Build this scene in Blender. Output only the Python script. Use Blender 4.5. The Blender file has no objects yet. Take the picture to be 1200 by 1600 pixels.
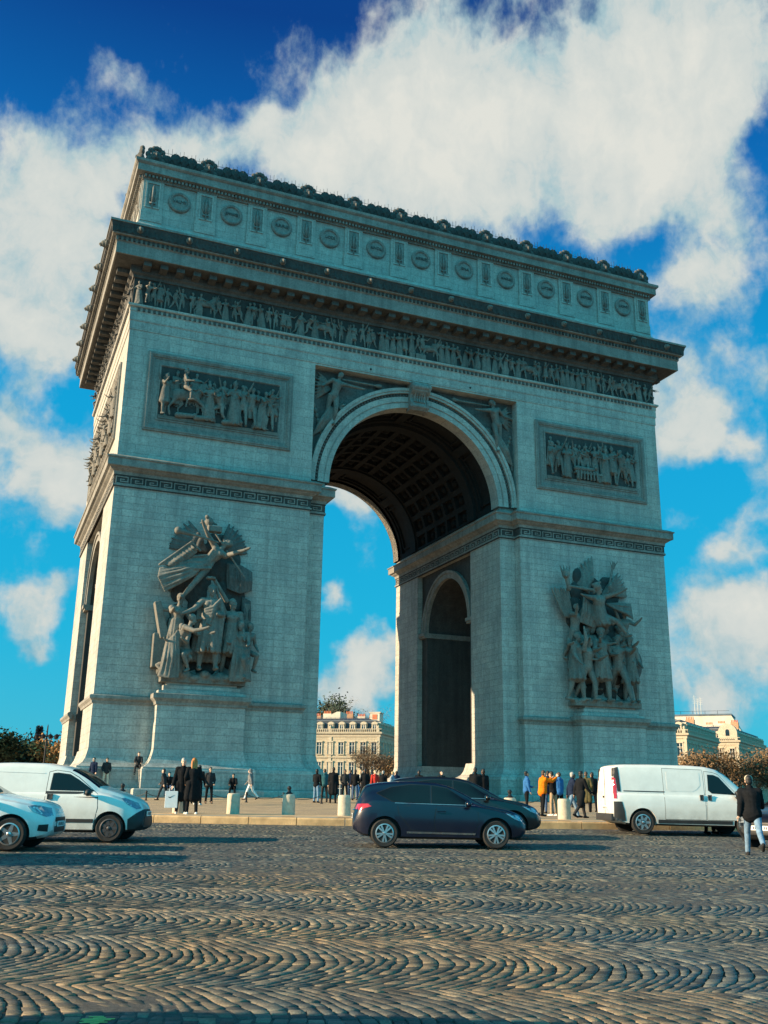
import bpy, bmesh, math, random
import numpy as np
from mathutils import Vector, Matrix, Quaternion
random.seed(7)
PI = math.pi
sc = bpy.context.scene
col = sc.collection
R = math.radians

# ------------------------------------------------------------------ mesh helpers
class MB:
    def __init__(s):
        s.v = []; s.f = []; s.M = None
    def add(s, vs, fs):
        n = len(s.v)
        if s.M is not None:
            s.v += [tuple(s.M @ Vector(p)) for p in vs]
        else:
            s.v += [tuple(p) for p in vs]
        s.f += [tuple(i + n for i in f) for f in fs]
    def box(s, x0, x1, y0, y1, z0, z1):
        if x0 > x1: x0, x1 = x1, x0
        if y0 > y1: y0, y1 = y1, y0
        if z0 > z1: z0, z1 = z1, z0
        s.add([(x0,y0,z0),(x1,y0,z0),(x1,y1,z0),(x0,y1,z0),(x0,y0,z1),(x1,y0,z1),(x1,y1,z1),(x0,y1,z1)],
              [(3,2,1,0),(4,5,6,7),(0,1,5,4),(1,2,6,5),(2,3,7,6),(3,0,4,7)])
    def cbox(s, x0, x1, y0, y1, z0, z1, c=.02):
        """box with chamfered edges"""
        bm = bmesh.new()
        bmesh.ops.create_cube(bm, size=1)
        for v in bm.verts:
            v.co = Vector(((x0+x1)/2 + v.co.x*(x1-x0), (y0+y1)/2 + v.co.y*(y1-y0), (z0+z1)/2 + v.co.z*(z1-z0)))
        bmesh.ops.bevel(bm, geom=list(bm.edges), offset=c, segments=2, affect='EDGES', profile=.6)
        s.addbm(bm)
    def addbm(s, bm):
        bm.verts.index_update()
        s.add([v.co.copy() for v in bm.verts], [[v.index for v in f.verts] for f in bm.faces])
        bm.free()
    def addmesh(s, me, M=None):
        old = s.M
        if M is not None: s.M = M if old is None else old @ M
        s.add([v.co.copy() for v in me.vertices], [tuple(p.vertices) for p in me.polygons])
        s.M = old
    def prism(s, poly, a, b, axis='y'):
        n = len(poly)
        def P(p, t):
            if axis == 'y': return (p[0], t, p[1])
            if axis == 'x': return (t, p[0], p[1])
            return (p[0], p[1], t)
        s.add([P(p, a) for p in poly] + [P(p, b) for p in poly],
              [tuple(range(n-1, -1, -1)), tuple(range(n, 2*n))] + [(i, (i+1) % n, n+(i+1) % n, n+i) for i in range(n)])
    def tube(s, pts, rad, n=8, cap=True):
        pts = [Vector(p) for p in pts]
        if not isinstance(rad, (list, tuple)): rad = [rad]*len(pts)
        vs = []; fs = []
        up = None
        for i, p in enumerate(pts):
            t = (pts[min(i+1, len(pts)-1)] - pts[max(i-1, 0)])
            if t.length < 1e-9: t = Vector((0,0,1))
            t.normalize()
            if up is None:
                up = t.orthogonal().normalized()
            else:
                up = (up - t*up.dot(t))
                up = up.normalized() if up.length > 1e-6 else t.orthogonal().normalized()
            b = t.cross(up)
            for k in range(n):
                a = 2*PI*k/n
                vs.append(p + (up*math.cos(a) + b*math.sin(a))*rad[i])
        for i in range(len(pts)-1):
            for k in range(n):
                fs.append((i*n+k, i*n+(k+1) % n, (i+1)*n+(k+1) % n, (i+1)*n+k))
        if cap:
            fs.append(tuple(range(n-1, -1, -1))); m = (len(pts)-1)*n
            fs.append(tuple(range(m, m+n)))
        s.add(vs, fs)
    def caps(s, p, q, r0, r1, n=10, m=3):
        """tapered capsule"""
        p = Vector(p); q = Vector(q); d = q-p
        L = d.length
        t = d/L if L > 1e-6 else Vector((0,0,1))
        pts = []; rad = []
        for i in range(m, -1, -1):
            a = PI/2*i/m*.97
            pts.append(p - t*r0*math.sin(a)); rad.append(r0*math.cos(a))
        for i in range(0, m+1):
            a = PI/2*i/m*.97
            pts.append(q + t*r1*math.sin(a)); rad.append(r1*math.cos(a))
        # explicit frame (points may coincide when p==q)
        up = t.orthogonal().normalized(); b = t.cross(up); vs = []; fs = []
        for i, pp in enumerate(pts):
            for k in range(n):
                a = 2*PI*k/n
                vs.append(pp + (up*math.cos(a) + b*math.sin(a))*rad[i])
        for i in range(len(pts)-1):
            for k in range(n):
                fs.append((i*n+k, i*n+(k+1) % n, (i+1)*n+(k+1) % n, (i+1)*n+k))
        fs.append(tuple(range(n-1, -1, -1))); mm = (len(pts)-1)*n
        fs.append(tuple(range(mm, mm+n)))
        s.add(vs, fs)
    def ball(s, c, rx, ry=None, rz=None, n=12, m=8, rot=None):
        ry = rx if ry is None else ry; rz = rx if rz is None else rz
        vs = [(0,0,rz)]; fs = []
        for i in range(1, m):
            a = PI*i/m
            for k in range(n):
                b = 2*PI*k/n
                vs.append((rx*math.sin(a)*math.cos(b), ry*math.sin(a)*math.sin(b), rz*math.cos(a)))
        vs.append((0,0,-rz)); e = len(vs)-1
        for k in range(n): fs.append((0, 1+k, 1+(k+1) % n))
        for i in range(m-2):
            for k in range(n):
                fs.append((1+i*n+k, 1+(i+1)*n+k, 1+(i+1)*n+(k+1) % n, 1+i*n+(k+1) % n))
        for k in range(n): fs.append((e, 1+(m-2)*n+(k+1) % n, 1+(m-2)*n+k))
        Mt = Matrix.Translation(Vector(c))
        if rot is not None: Mt = Mt @ (rot.to_matrix() if isinstance(rot, Quaternion) else rot).to_4x4()
        s.add([Mt @ Vector(v) for v in vs], fs)
    def lathe(s, prof, n=24, M=None):
        """profile (r,z) turned about z"""
        vs = []; fs = []
        for r, z in prof:
            for k in range(n):
                a = 2*PI*k/n; vs.append(Vector((r*math.cos(a), r*math.sin(a), z)))
        for i in range(len(prof)-1):
            for k in range(n):
                fs.append((i*n+k, i*n+(k+1) % n, (i+1)*n+(k+1) % n, (i+1)*n+k))
        fs.append(tuple(range(n-1, -1, -1))); m = (len(prof)-1)*n; fs.append(tuple(range(m, m+n)))
        if M is not None: vs = [M @ v for v in vs]
        s.add(vs, fs)
    def sweep(s, path, prof, closed=True):
        """profile [(d,z)] (closed polygon) swept along an xy polyline; d = offset to the right-hand/outside (path anticlockwise)"""
        P = [Vector((p[0], p[1])) for p in path]; n = len(P); m = len(prof)
        offs = []
        for i in range(n):
            if closed or 0 < i < n-1:
                a = (P[i]-P[i-1]).normalized(); b = (P[(i+1) % n]-P[i]).normalized()
            elif i == 0: a = b = (P[1]-P[0]).normalized()
            else: a = b = (P[-1]-P[-2]).normalized()
            na = Vector((a.y, -a.x)); nb = Vector((b.y, -b.x))
            h = na+nb
            h = h/(1+na.dot(nb)) if (1+na.dot(nb)) > .05 else na
            offs.append(h)
        vs = []; fs = []
        for i in range(n):
            for d, z in prof:
                q = P[i]+offs[i]*d
                vs.append((q.x, q.y, z))
        rng = n if closed else n-1
        for i in range(rng):
            j = (i+1) % n
            for k in range(m):
                l = (k+1) % m
                fs.append((i*m+k, j*m+k, j*m+l, i*m+l))
        if not closed:
            fs.append(tuple(range(m))); fs.append(tuple(range((n-1)*m+m-1, (n-1)*m-1, -1)))
        s.add(vs, fs)
    def mesh(s, name, mat=None, smooth=False):
        me = bpy.data.meshes.new(name)
        me.from_pydata(s.v, [], s.f)
        if mat: me.materials.append(mat)
        if smooth is True:
            me.polygons.foreach_set('use_smooth', [True]*len(me.polygons))
        me.update()
        if smooth and smooth is not True:
            me.polygons.foreach_set('use_smooth', [True]*len(me.polygons))
            me.set_sharp_from_angle(angle=smooth)
        return me
    def build(s, name, mat=None, parent=None, smooth=False, fix=True):
        me = s.mesh(name, mat, smooth)
        if fix: fixn(me)
        return link(name, me, parent)

def fixn(me):
    bm = bmesh.new(); bm.from_mesh(me)
    bmesh.ops.recalc_face_normals(bm, faces=bm.faces)
    bm.to_mesh(me); bm.free()

def link(name, me, parent=None):
    o = bpy.data.objects.new(name, me)
    col.objects.link(o)
    if parent is not None: o.parent = parent
    return o

def tag(o, label=None, cat=None, group=None, kind=None):
    if label: o['label'] = label
    if cat: o['category'] = cat
    if group: o['group'] = group
    if kind: o['kind'] = kind
    return o

def empty(name, loc=(0,0,0), rz=0., label=None, cat=None, group=None):
    o = bpy.data.objects.new(name, None); col.objects.link(o)
    o.location = loc; o.rotation_euler = (0,0,rz); o.empty_display_size = .3
    return tag(o, label, cat, group)

def copy_tree(o, parent=None):
    c = o.copy(); col.objects.link(c)
    if parent is not None: c.parent = parent
    for ch in list(o.children): copy_tree(ch, c)
    return c

def evaluated(me, mods):
    """mesh after modifiers; mods = [(type, {attrs})]"""
    o = bpy.data.objects.new('tmp', me); col.objects.link(o)
    for t, kw in mods:
        m = o.modifiers.new('m', t)
        for k, v in kw.items(): setattr(m, k, v)
    dg = bpy.context.evaluated_depsgraph_get()
    r = bpy.data.meshes.new_from_object(o.evaluated_get(dg), depsgraph=dg)
    bpy.data.objects.remove(o)
    return r

def boolean(me, cutter, op='DIFFERENCE'):
    c = bpy.data.objects.new('cut', cutter); col.objects.link(c)
    r = evaluated(me, [('BOOLEAN', dict(operation=op, object=c, solver='EXACT'))])
    bpy.data.objects.remove(c)
    return r

def remesh(mb, voxel, smooth=2, decim=None):
    mods = [('REMESH', dict(mode='VOXEL', voxel_size=voxel, use_smooth_shade=True))]
    if smooth: mods.append(('SMOOTH', dict(factor=.5, iterations=smooth)))
    if decim: mods.append(('DECIMATE', dict(ratio=decim)))
    me = evaluated(mb.mesh('tmp'), mods)
    me.polygons.foreach_set('use_smooth', [True]*len(me.polygons))
    return me

# ------------------------------------------------------------------ materials
def nodes(name):
    m = bpy.data.materials.new(name); m.use_nodes = True
    nt = m.node_tree
    return m, nt, nt.nodes['Principled BSDF']
def N(nt, t, **kw):
    n = nt.nodes.new(t)
    for k, v in kw.items():
        if k.startswith('_'): n.inputs[k[1:].replace('_', ' ')].default_value = v
        else: setattr(n, k, v)
    return n
def ramp(nt, fac, stops):
    r = nt.nodes.new('ShaderNodeValToRGB')
    e = r.color_ramp.elements
    while len(e) < len(stops): e.new(.5)
    for i, (p, c) in enumerate(stops):
        e[i].position = p; e[i].color = (*c, 1) if len(c) == 3 else c
    nt.links.new(fac, r.inputs[0])
    return r.outputs[0]
def mixc(nt, fac, a, b, mode='MIX'):
    n = nt.nodes.new('ShaderNodeMix'); n.data_type = 'RGBA'; n.blend_type = mode
    for s, v in ((n.inputs[0], fac), (n.inputs[6], a), (n.inputs[7], b)):
        if hasattr(v, 'links'): nt.links.new(v, s)
        else: s.default_value = v if not isinstance(v, tuple) else ((*v, 1) if len(v) == 3 else v)
    return n.outputs[2]
def math_(nt, op, a, b=None, c=None, clamp=False):
    n = nt.nodes.new('ShaderNodeMath'); n.operation = op; n.use_clamp = clamp
    for i, v in enumerate((a, b, c)):
        if v is None: continue
        if hasattr(v, 'links'): nt.links.new(v, n.inputs[i])
        else: n.inputs[i].default_value = v
    return n.outputs[0]
def noise(nt, vec, scale, detail=4, rough=.55, dim='3D'):
    n = N(nt, 'ShaderNodeTexNoise', noise_dimensions=dim)
    n.inputs['Scale'].default_value = scale; n.inputs['Detail'].default_value = detail; n.inputs['Roughness'].default_value = rough
    if vec is not None: nt.links.new(vec, n.inputs['Vector'])
    return n.outputs['Fac']
def bump(nt, bsdf, h, strength=.3, dist=.02, normal=None):
    b = N(nt, 'ShaderNodeBump'); b.inputs['Strength'].default_value = strength; b.inputs['Distance'].default_value = dist
    nt.links.new(h, b.inputs['Height'])
    if normal is not None: nt.links.new(normal, b.inputs['Normal'])
    nt.links.new(b.outputs[0], bsdf.inputs['Normal'])
    return b.outputs[0]

def simple(name, c, rough=.6, metal=0., var=.12, scale=6., bmp=0., coat=0., bscale=None, spec=None):
    m, nt, b = nodes(name)
    tc = N(nt, 'ShaderNodeTexCoord').outputs['Object']
    f = noise(nt, tc, scale, 5)
    lo = tuple(max(0, x*(1-var)) for x in c); hi = tuple(min(1, x*(1+var)) for x in c)
    nt.links.new(ramp(nt, f, [(.3, lo), (.7, hi)]), b.inputs['Base Color'])
    b.inputs['Roughness'].default_value = rough; b.inputs['Metallic'].default_value = metal
    if spec is not None: b.inputs['Specular IOR Level'].default_value = spec
    if coat: b.inputs['Coat Weight'].default_value = coat; b.inputs['Coat Roughness'].default_value = .06
    if bmp: bump(nt, b, noise(nt, tc, bscale or scale*4, 4), bmp, .02)
    return m

def stone(name, light, dark, course=None, grime=.5, bmp=.4):
    """weathered limestone: blocks, per-block tone, streaks and pitting"""
    m, nt, b = nodes(name); L = nt.links
    tc = N(nt, 'ShaderNodeTexCoord').outputs['Object']
    sep = N(nt, 'ShaderNodeSeparateXYZ'); L.new(tc, sep.inputs[0])
    u = math_(nt, 'ADD', sep.outputs[0], sep.outputs[1])
    cmb = N(nt, 'ShaderNodeCombineXYZ'); L.new(u, cmb.inputs[0]); L.new(sep.outputs[2], cmb.inputs[1])
    big = noise(nt, tc, .35, 6, .6)
    mid = noise(nt, tc, 2.2, 5, .6)
    st = N(nt, 'ShaderNodeMapping'); st.inputs['Scale'].default_value = (1.6, 1.6, .09); L.new(tc, st.inputs[0])
    streak = noise(nt, st.outputs[0], 1.3, 5, .65)
    c = ramp(nt, mid, [(.28, tuple(x*.74 for x in light)), (.72, light)])
    spk = noise(nt, tc, 7.5, 4, .75)
    c = mixc(nt, 1., c, ramp(nt, spk, [(.30,(.58,.58,.59)),(.50,(.98,.98,.98)),(.72,(1.2,1.2,1.19))]), 'MULTIPLY')
    fine = noise(nt, tc, 28, 3, .7)
    h = fine
    if course:
        br = N(nt, 'ShaderNodeTexBrick'); L.new(cmb.outputs[0], br.inputs['Vector'])
        br.inputs['Scale'].default_value = 1.0; br.inputs['Mortar Size'].default_value = .014; br.inputs['Mortar Smooth'].default_value = .3
        br.inputs['Brick Width'].default_value = course[0]; br.inputs['Row Height'].default_value = course[1]
        br.inputs['Color1'].default_value = (.87,.875,.885,1); br.inputs['Color2'].default_value = (1.06,1.05,1.03,1); br.inputs['Mortar'].default_value = (.60,.60,.61,1)
        br.inputs['Bias'].default_value = .1
        c = mixc(nt, 1., c, br.outputs['Color'], 'MULTIPLY')
        h = math_(nt, 'SUBTRACT', fine, math_(nt, 'MULTIPLY', br.outputs['Fac'], 1.2))
    g = ramp(nt, streak, [(.42, (0,0,0)), (.72, (1,1,1))])
    g2 = ramp(nt, big, [(.38, (0,0,0)), (.68, (1,1,1))])
    gg = math_(nt, 'MULTIPLY', math_(nt, 'ADD', math_(nt, 'MULTIPLY', g, .6), math_(nt, 'MULTIPLY', g2, .5)), grime, clamp=True)
    c = mixc(nt, gg, c, dark)
    L.new(c, b.inputs['Base Color'])
    b.inputs['Roughness'].default_value = .88; b.inputs['Specular IOR Level'].default_value = .2
    bump(nt, b, h, bmp, .03)
    return m
# ------------------------------------------------------------------ look of the light
EXPO = 1.15; SKYS = .065; SKYMIX = .15; SKYTINT = (.3,1.,1.2)
SKYRAMP = [(0., (.40,3.4,4.6)), (.10, (.03,3.2,5.0)), (.25, (.0,2.6,5.0)), (.38, (.0,1.0,3.4)), (.48, (.0,.26,1.7)), (1., (.0,.4,1.8))]
BACK = (.7,6.1,8.3)
CLOUDRAMP = [(.22, (1.3,2.7,3.3)), (.42, (2.8,3.9,4.2)), (.60, (4.3,4.65,4.5)), (.90, (5.2,5.25,4.85))]
CLOUDS = [(11.2,41.1,12.5,3.9,1.3), (-2.3,39.6,5.4,3.4,1), (7.6,37.6,11,4.1,1.3), (20.9,39.3,6.1,4.9,1.2), (-8.3,36.7,5.7,2.3,0.9), (-0.4,36.1,7.5,3,1), (15.1,34,6.3,2.9,1), (19.3,35.7,4.6,3.1,1), (-22.5,31.3,5.8,2.9,1.15), (-21.9,27.3,4.9,3.7,1.25), (-19.4,33.9,4.4,1.9,1), (-15.5,35.9,4.6,1.8,0.9), (-22.6,24.1,3.3,1.7,0.9), (-17.5,39.4,3.2,1.4,0.55), (-22.9,40.8,3.2,0.7,0.35), (-9.7,42,2,1.2,0.3), (-21.2,18.6,4.3,2.1,1.1), (-22.5,20.6,2.1,1.4,0.9), (-18.8,16.7,2.5,2.1,1.1), (-18.9,14.2,1.8,0.9,0.8), (-19.7,9.5,3.1,1.3,1), (-20.9,8.3,2,1,0.8), (-17.8,10.7,2.1,1.1,0.7), (18,21.7,2.9,1.6,1), (19.7,19.8,3.8,1.4,1.1), (18.6,23.5,1.8,1.4,0.7), (22.3,24.1,2.4,1.4,0.9), (18.5,27.7,2.3,2.1,0.9), (21.3,28.4,2.9,2,0.7), (22.4,31.6,3.3,1.9,0.7), (18.4,15.2,1.8,1.1,0.8), (22.2,15.6,1.7,2.1,1), (20.9,13.2,1.7,1.1,0.9), (22.7,18,1,1,0.6), (19.3,10.1,3.7,2.1,0.85), (20.1,7.3,3.9,2.4,1.05), (17.9,5.2,4,1,0.8), (22.2,9.3,1.9,2.1,0.9), (-2.2,17.1,1.8,0.8,0.9), (-3,11.8,1,1.1,1), (-0.4,7.4,2.1,1.6,1.15), (-2.1,6.1,2.2,1.1,1), (0.5,8.9,1.1,1.1,0.8), (-0.2,5.6,2.2,0.8,0.7), (-21.2,22.2,1.4,0.7,0.4), (-80,34,16,10,.8), (75,26,14,8,.8)]
# ------------------------------------------------------------------ camera (its place was surveyed from the monument's edges)
CAM = Vector((-28.764, -64.048, 1.501)); YAW, PITCH, ROLL = .384, .287, .016
cy, sy, cp, sp = math.cos(YAW), math.sin(YAW), math.cos(PITCH), math.sin(PITCH)
fw = Vector((sy*cp, cy*cp, sp)); rt0 = Vector((cy, -sy, 0)); up0 = rt0.cross(fw)
rt = rt0*math.cos(ROLL) + up0*math.sin(ROLL); upv = -rt0*math.sin(ROLL) + up0*math.cos(ROLL)
cd = bpy.data.cameras.new('camera'); cam = bpy.data.objects.new('camera', cd); col.objects.link(cam)
cam.matrix_world = Matrix(((rt.x, upv.x, -fw.x, CAM.x), (rt.y, upv.y, -fw.y, CAM.y), (rt.z, upv.z, -fw.z, CAM.z), (0,0,0,1)))
cd.sensor_fit = 'VERTICAL'; cd.sensor_height = 24; cd.lens = 1512.9/1600*24
cd.clip_start = .1; cd.clip_end = 6000
sc.camera = cam
HX = Vector((sy, cy, 0)); RX = Vector((cy, -sy, 0))       # heading and right-hand direction on the ground
ORG = Vector((CAM.x, CAM.y, 0)); CTR = Vector((0, 11.25, 0))
def gz(x, y):
    """height of the ground: the square rises gently towards the monument"""
    r = math.hypot(x-CTR.x, y-CTR.y)
    if r > KERB: return float(np.interp(r, [49.5, 53, 57.5, 61, 65, 72, 80.5], [.66, .52, .42, .38, .30, .14, 0.]))
    return float(np.interp(r, [0, 18, 24, 28, 49.5], [1.40, 1.39, 1.28, 1.12, .87]))
KERB = 49.5
def on(lat, dep):
    """ground point lat metres right of and dep metres ahead of the camera stand"""
    p = ORG + RX*lat + HX*dep
    return Vector((p.x, p.y, gz(p.x, p.y)))

# ------------------------------------------------------------------ light
SUN_A, SUN_E = R(6), R(18)       # the sun stands over the left flank, a few degrees behind the front
sd = Vector((-math.cos(SUN_A)*math.cos(SUN_E), math.sin(SUN_A)*math.cos(SUN_E), math.sin(SUN_E)))
ld = bpy.data.lights.new('sun', 'SUN'); ld.energy = 5.0; ld.angle = R(.5); ld.color = (1., .745, .47)
so = bpy.data.objects.new('sun', ld); col.objects.link(so)
so.rotation_mode = 'QUATERNION'; so.rotation_quaternion = (-sd).to_track_quat('-Z', 'Y'); so.location = (-60, 0, 60)

w = bpy.data.worlds.new('World'); sc.world = w; w.use_nodes = True
nt = w.node_tree; L = nt.links
bg = nt.nodes['Background']; out = nt.nodes['World Output']
sky = N(nt, 'ShaderNodeTexSky', sky_type='NISHITA', sun_disc=False)
sky.sun_elevation = SUN_E; sky.sun_rotation = math.atan2(sd.x, sd.y); sky.altitude = 50; sky.air_density = 1.; sky.dust_density = .6; sky.ozone_density = 2.5
dirv = N(nt, 'ShaderNodeTexCoord').outputs['Generated']
sep = N(nt, 'ShaderNodeSeparateXYZ'); L.new(dirv, sep.inputs[0])
# heading frame: azimuth and elevation in degrees
ax = math_(nt, 'ADD', math_(nt, 'MULTIPLY', sep.outputs[0], cy), math_(nt, 'MULTIPLY', sep.outputs[1], -sy))
ay = math_(nt, 'ADD', math_(nt, 'MULTIPLY', sep.outputs[0], sy), math_(nt, 'MULTIPLY', sep.outputs[1], cy))
az = math_(nt, 'MULTIPLY', math_(nt, 'ARCTAN2', ax, ay), 180/PI)
el = math_(nt, 'MULTIPLY', math_(nt, 'ARCSINE', sep.outputs[2]), 180/PI)
cv = N(nt, 'ShaderNodeCombineXYZ'); L.new(az, cv.inputs[0]); L.new(el, cv.inputs[1])
# clear sky
clear = ramp(nt, math_(nt, 'DIVIDE', el, 90, clamp=True), SKYRAMP)
nis = mixc(nt, 1., sky.outputs[0], SKYTINT, 'MULTIPLY')
clear = mixc(nt, SKYMIX, clear, nis)
bk = N(nt, 'ShaderNodeMapRange', interpolation_type='SMOOTHSTEP'); L.new(math_(nt, 'MULTIPLY', ay, -1.), bk.inputs[0]); bk.inputs[1].default_value = -.2; bk.inputs[2].default_value = .5
clear = mixc(nt, bk.outputs[0], clear, BACK)
# clouds: soft masses at known directions, torn by noise
wn = N(nt, 'ShaderNodeTexNoise', noise_dimensions='2D'); wn.inputs['Scale'].default_value = .10; wn.inputs['Detail'].default_value = 5; wn.inputs['Roughness'].default_value = .6
L.new(cv.outputs[0], wn.inputs['Vector'])
wsub = N(nt, 'ShaderNodeVectorMath', operation='SUBTRACT'); L.new(wn.outputs['Color'], wsub.inputs[0]); wsub.inputs[1].default_value = (.5,.5,.5)
wsc = N(nt, 'ShaderNodeVectorMath', operation='SCALE'); L.new(wsub.outputs[0], wsc.inputs[0]); wsc.inputs['Scale'].default_value = 7.
wad = N(nt, 'ShaderNodeVectorMath', operation='ADD'); L.new(cv.outputs[0], wad.inputs[0]); L.new(wsc.outputs[0], wad.inputs[1])
def cloudsum(blobs, vec):
    tot = None
    for a, e, sa, se, wt in blobs:
        mp = N(nt, 'ShaderNodeMapping'); mp.inputs['Location'].default_value = (-a/sa, -e/se, 0); mp.inputs['Scale'].default_value = (1/sa, 1/se, 0)
        L.new(vec, mp.inputs[0])
        ln = N(nt, 'ShaderNodeVectorMath', operation='DOT_PRODUCT'); L.new(mp.outputs[0], ln.inputs[0]); L.new(mp.outputs[0], ln.inputs[1])
        g = math_(nt, 'MULTIPLY', math_(nt, 'POWER', 2.718, math_(nt, 'MULTIPLY', ln.outputs['Value'], -1.)), wt)
        tot = g if tot is None else math_(nt, 'ADD', tot, g)
    return tot
dens = cloudsum(CLOUDS, wad.outputs[0])
fb = noise(nt, cv.outputs[0], .16, 8, .62, '2D')
fb2 = noise(nt, wad.outputs[0], .33, 6, .6, '2D')
d2 = math_(nt, 'ADD', math_(nt, 'MULTIPLY', dens, .90), math_(nt, 'MULTIPLY', math_(nt, 'SUBTRACT', fb, .5), 2.1))
d2 = math_(nt, 'ADD', d2, math_(nt, 'MULTIPLY', math_(nt, 'SUBTRACT', fb2, .5), .5))
mask = N(nt, 'ShaderNodeMapRange', interpolation_type='SMOOTHSTEP'); L.new(d2, mask.inputs[0]); mask.inputs[1].default_value = .26; mask.inputs[2].default_value = 1.10
fb3 = noise(nt, cv.outputs[0], .45, 7, .6, '2D')
shade = math_(nt, 'ADD', math_(nt, 'ADD', math_(nt, 'MULTIPLY', fb2, .50), math_(nt, 'MULTIPLY', fb3, .30)), math_(nt, 'MULTIPLY', math_(nt, 'SUBTRACT', d2, .45), .24))
ccol = ramp(nt, shade, CLOUDRAMP)
final = mixc(nt, mask.outputs[0], clear, ccol)
# below the horizon: dull ground tone
hz = N(nt, 'ShaderNodeMapRange'); L.new(el, hz.inputs[0]); hz.inputs[1].default_value = -2.; hz.inputs[2].default_value = 0.
final = mixc(nt, hz.outputs[0], (.6,.55,.48), final)
L.new(final, bg.inputs['Color']); bg.inputs['Strength'].default_value = SKYS
vs = sc.view_settings; sc.display_settings.display_device = 'sRGB'
vs.view_transform = 'Standard'; vs.look = 'None'; vs.gamma = 1; vs.use_curve_mapping = False; vs.exposure = EXPO
# ================================================================== THE MONUMENT
M = {}
M['wall'] = stone('pale_limestone_blocks', (.52,.505,.46), (.20,.20,.19), (1.45,.47), .8, .6)
M['upper'] = stone('pale_limestone_smooth', (.52,.505,.455), (.21,.208,.195), (1.7,.66), .75, .5)
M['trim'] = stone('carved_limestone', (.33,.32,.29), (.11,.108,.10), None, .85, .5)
M['dark'] = stone('blackened_shade_limestone', (.085,.084,.08), (.035,.035,.035), None, .9, .6)  # dark tone also stands in for shade in passages and behind reliefs
M['vault_shade'] = stone('sooty_vault_shade', (.026,.026,.026), (.012,.012,.012), None, .8, .5)  # sooty stone, painted darker still for the shade under the vault
M['carved'] = stone('weathered_sculpture_stone', (.25,.238,.21), (.075,.073,.067), None, .75, .6)
M['frieze'] = stone('sooty_shade_stone', (.15,.147,.138), (.05,.05,.048), None, .85, .5)  # dark tone also carries the shade painted under the cornice
HW, DD = 22.4, 22.5
arch = empty('triumphal_arch', (0,0,0), 0, 'colossal pale stone triumphal arch with carved reliefs standing in the middle of the square', 'monument')
RECT = [(-HW,0),(HW,0),(HW,DD),(-HW,DD)]
JX, SX, SB = 7.31, 8.65, .8          # half width of the passage, of the set-back strips, their depth
ZS, RI = 23.76, 7.08                 # springing and radius of the great arch

def arcpts(cx, cz, r, a0, a1, n): return [(cx+r*math.cos(a0+(a1-a0)*i/n), cz+r*math.sin(a0+(a1-a0)*i/n)) for i in range(n+1)]
def tunnel(cx, half, z0, zs, r, n=40):
    return [(cx-half, z0), (cx+half, z0), (cx+half, zs)] + arcpts(cx, zs, r, 0, PI, n) + [(cx-half, zs)]
def cutter(f):
    mb = MB(); f(mb); me = mb.mesh('c'); fixn(me); return me
mb = MB(); mb.box(-HW, HW, 0, DD, .4, 46.2)
core = mb.mesh('core'); fixn(core)
core = boolean(core, cutter(lambda m: m.prism(tunnel(0, JX, -1, ZS, 7.6, 64), -5, DD+5, 'y')))
core = boolean(core, cutter(lambda m: m.prism(tunnel(DD/2, 4.22, -1, 15.86, 4.22, 40), -30, 30, 'x')))
core = boolean(core, cutter(lambda m: (m.box(-SX, SX, -1, SB, -1, 32.75), m.box(-SX, SX, DD-SB, DD+1, -1, 32.75))))
core = boolean(core, cutter(lambda m: [m.box(x0, x1, 5.9, 16.6, -1, 21.27) for x0, x1 in ((-25,-HW+.5),(HW-.5,25),(-JX-.5,-JX+1),(JX-1,JX+.5))]))
core.materials.clear(); core.materials.append(M['wall']); core.materials.append(M['upper'])
for p in core.polygons:
    p.material_index = 1 if p.center.z > 22.6 or (p.center.z > 19 and p.area > 40) else 0
# the facade polygons run full height: split them at the impost so that each storey takes its own stone
bm = bmesh.new(); bm.from_mesh(core)
for zc in (22.6, 40.0):
    bmesh.ops.bisect_plane(bm, geom=bm.verts[:]+bm.edges[:]+bm.faces[:], plane_co=(0,0,zc), plane_no=(0,0,1))
core.materials.append(M['vault_shade']); core.materials.append(M['dark'])
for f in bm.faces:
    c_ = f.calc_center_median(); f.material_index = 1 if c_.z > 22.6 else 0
    if 7.0 < c_.y < 15.5 and 7.75 < abs(c_.x) < 21.95 and c_.z < 20.3: f.material_index = 3  # sooty passage faces, with the shade inside put into their colour
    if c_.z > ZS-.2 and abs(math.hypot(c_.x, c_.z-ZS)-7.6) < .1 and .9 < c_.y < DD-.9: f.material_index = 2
bm.to_mesh(core); bm.free()
link('masonry_body', core, arch)

def mirx(path): return [(-x, y) for x, y in reversed(path)]
def miry(path): return [(x, DD-y) for x, y in reversed(path)]
PIER = [(-HW,0),(-SX,0),(-SX,SB),(-JX,SB),(-JX,DD-SB),(-SX,DD-SB),(-SX,DD),(-HW,DD)]
GX0, GX1, GY = -18.6, -12.9, -1.2
FOOT = [(-HW,0),(GX0,0),(GX0,GY),(GX1,GY),(GX1,0),(-SX,0),(-SX,SB),(-JX,SB),(-JX,7.03),(-HW,7.03)]
FEET = [FOOT, mirx(FOOT), miry(FOOT), mirx(miry(FOOT))]

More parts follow.
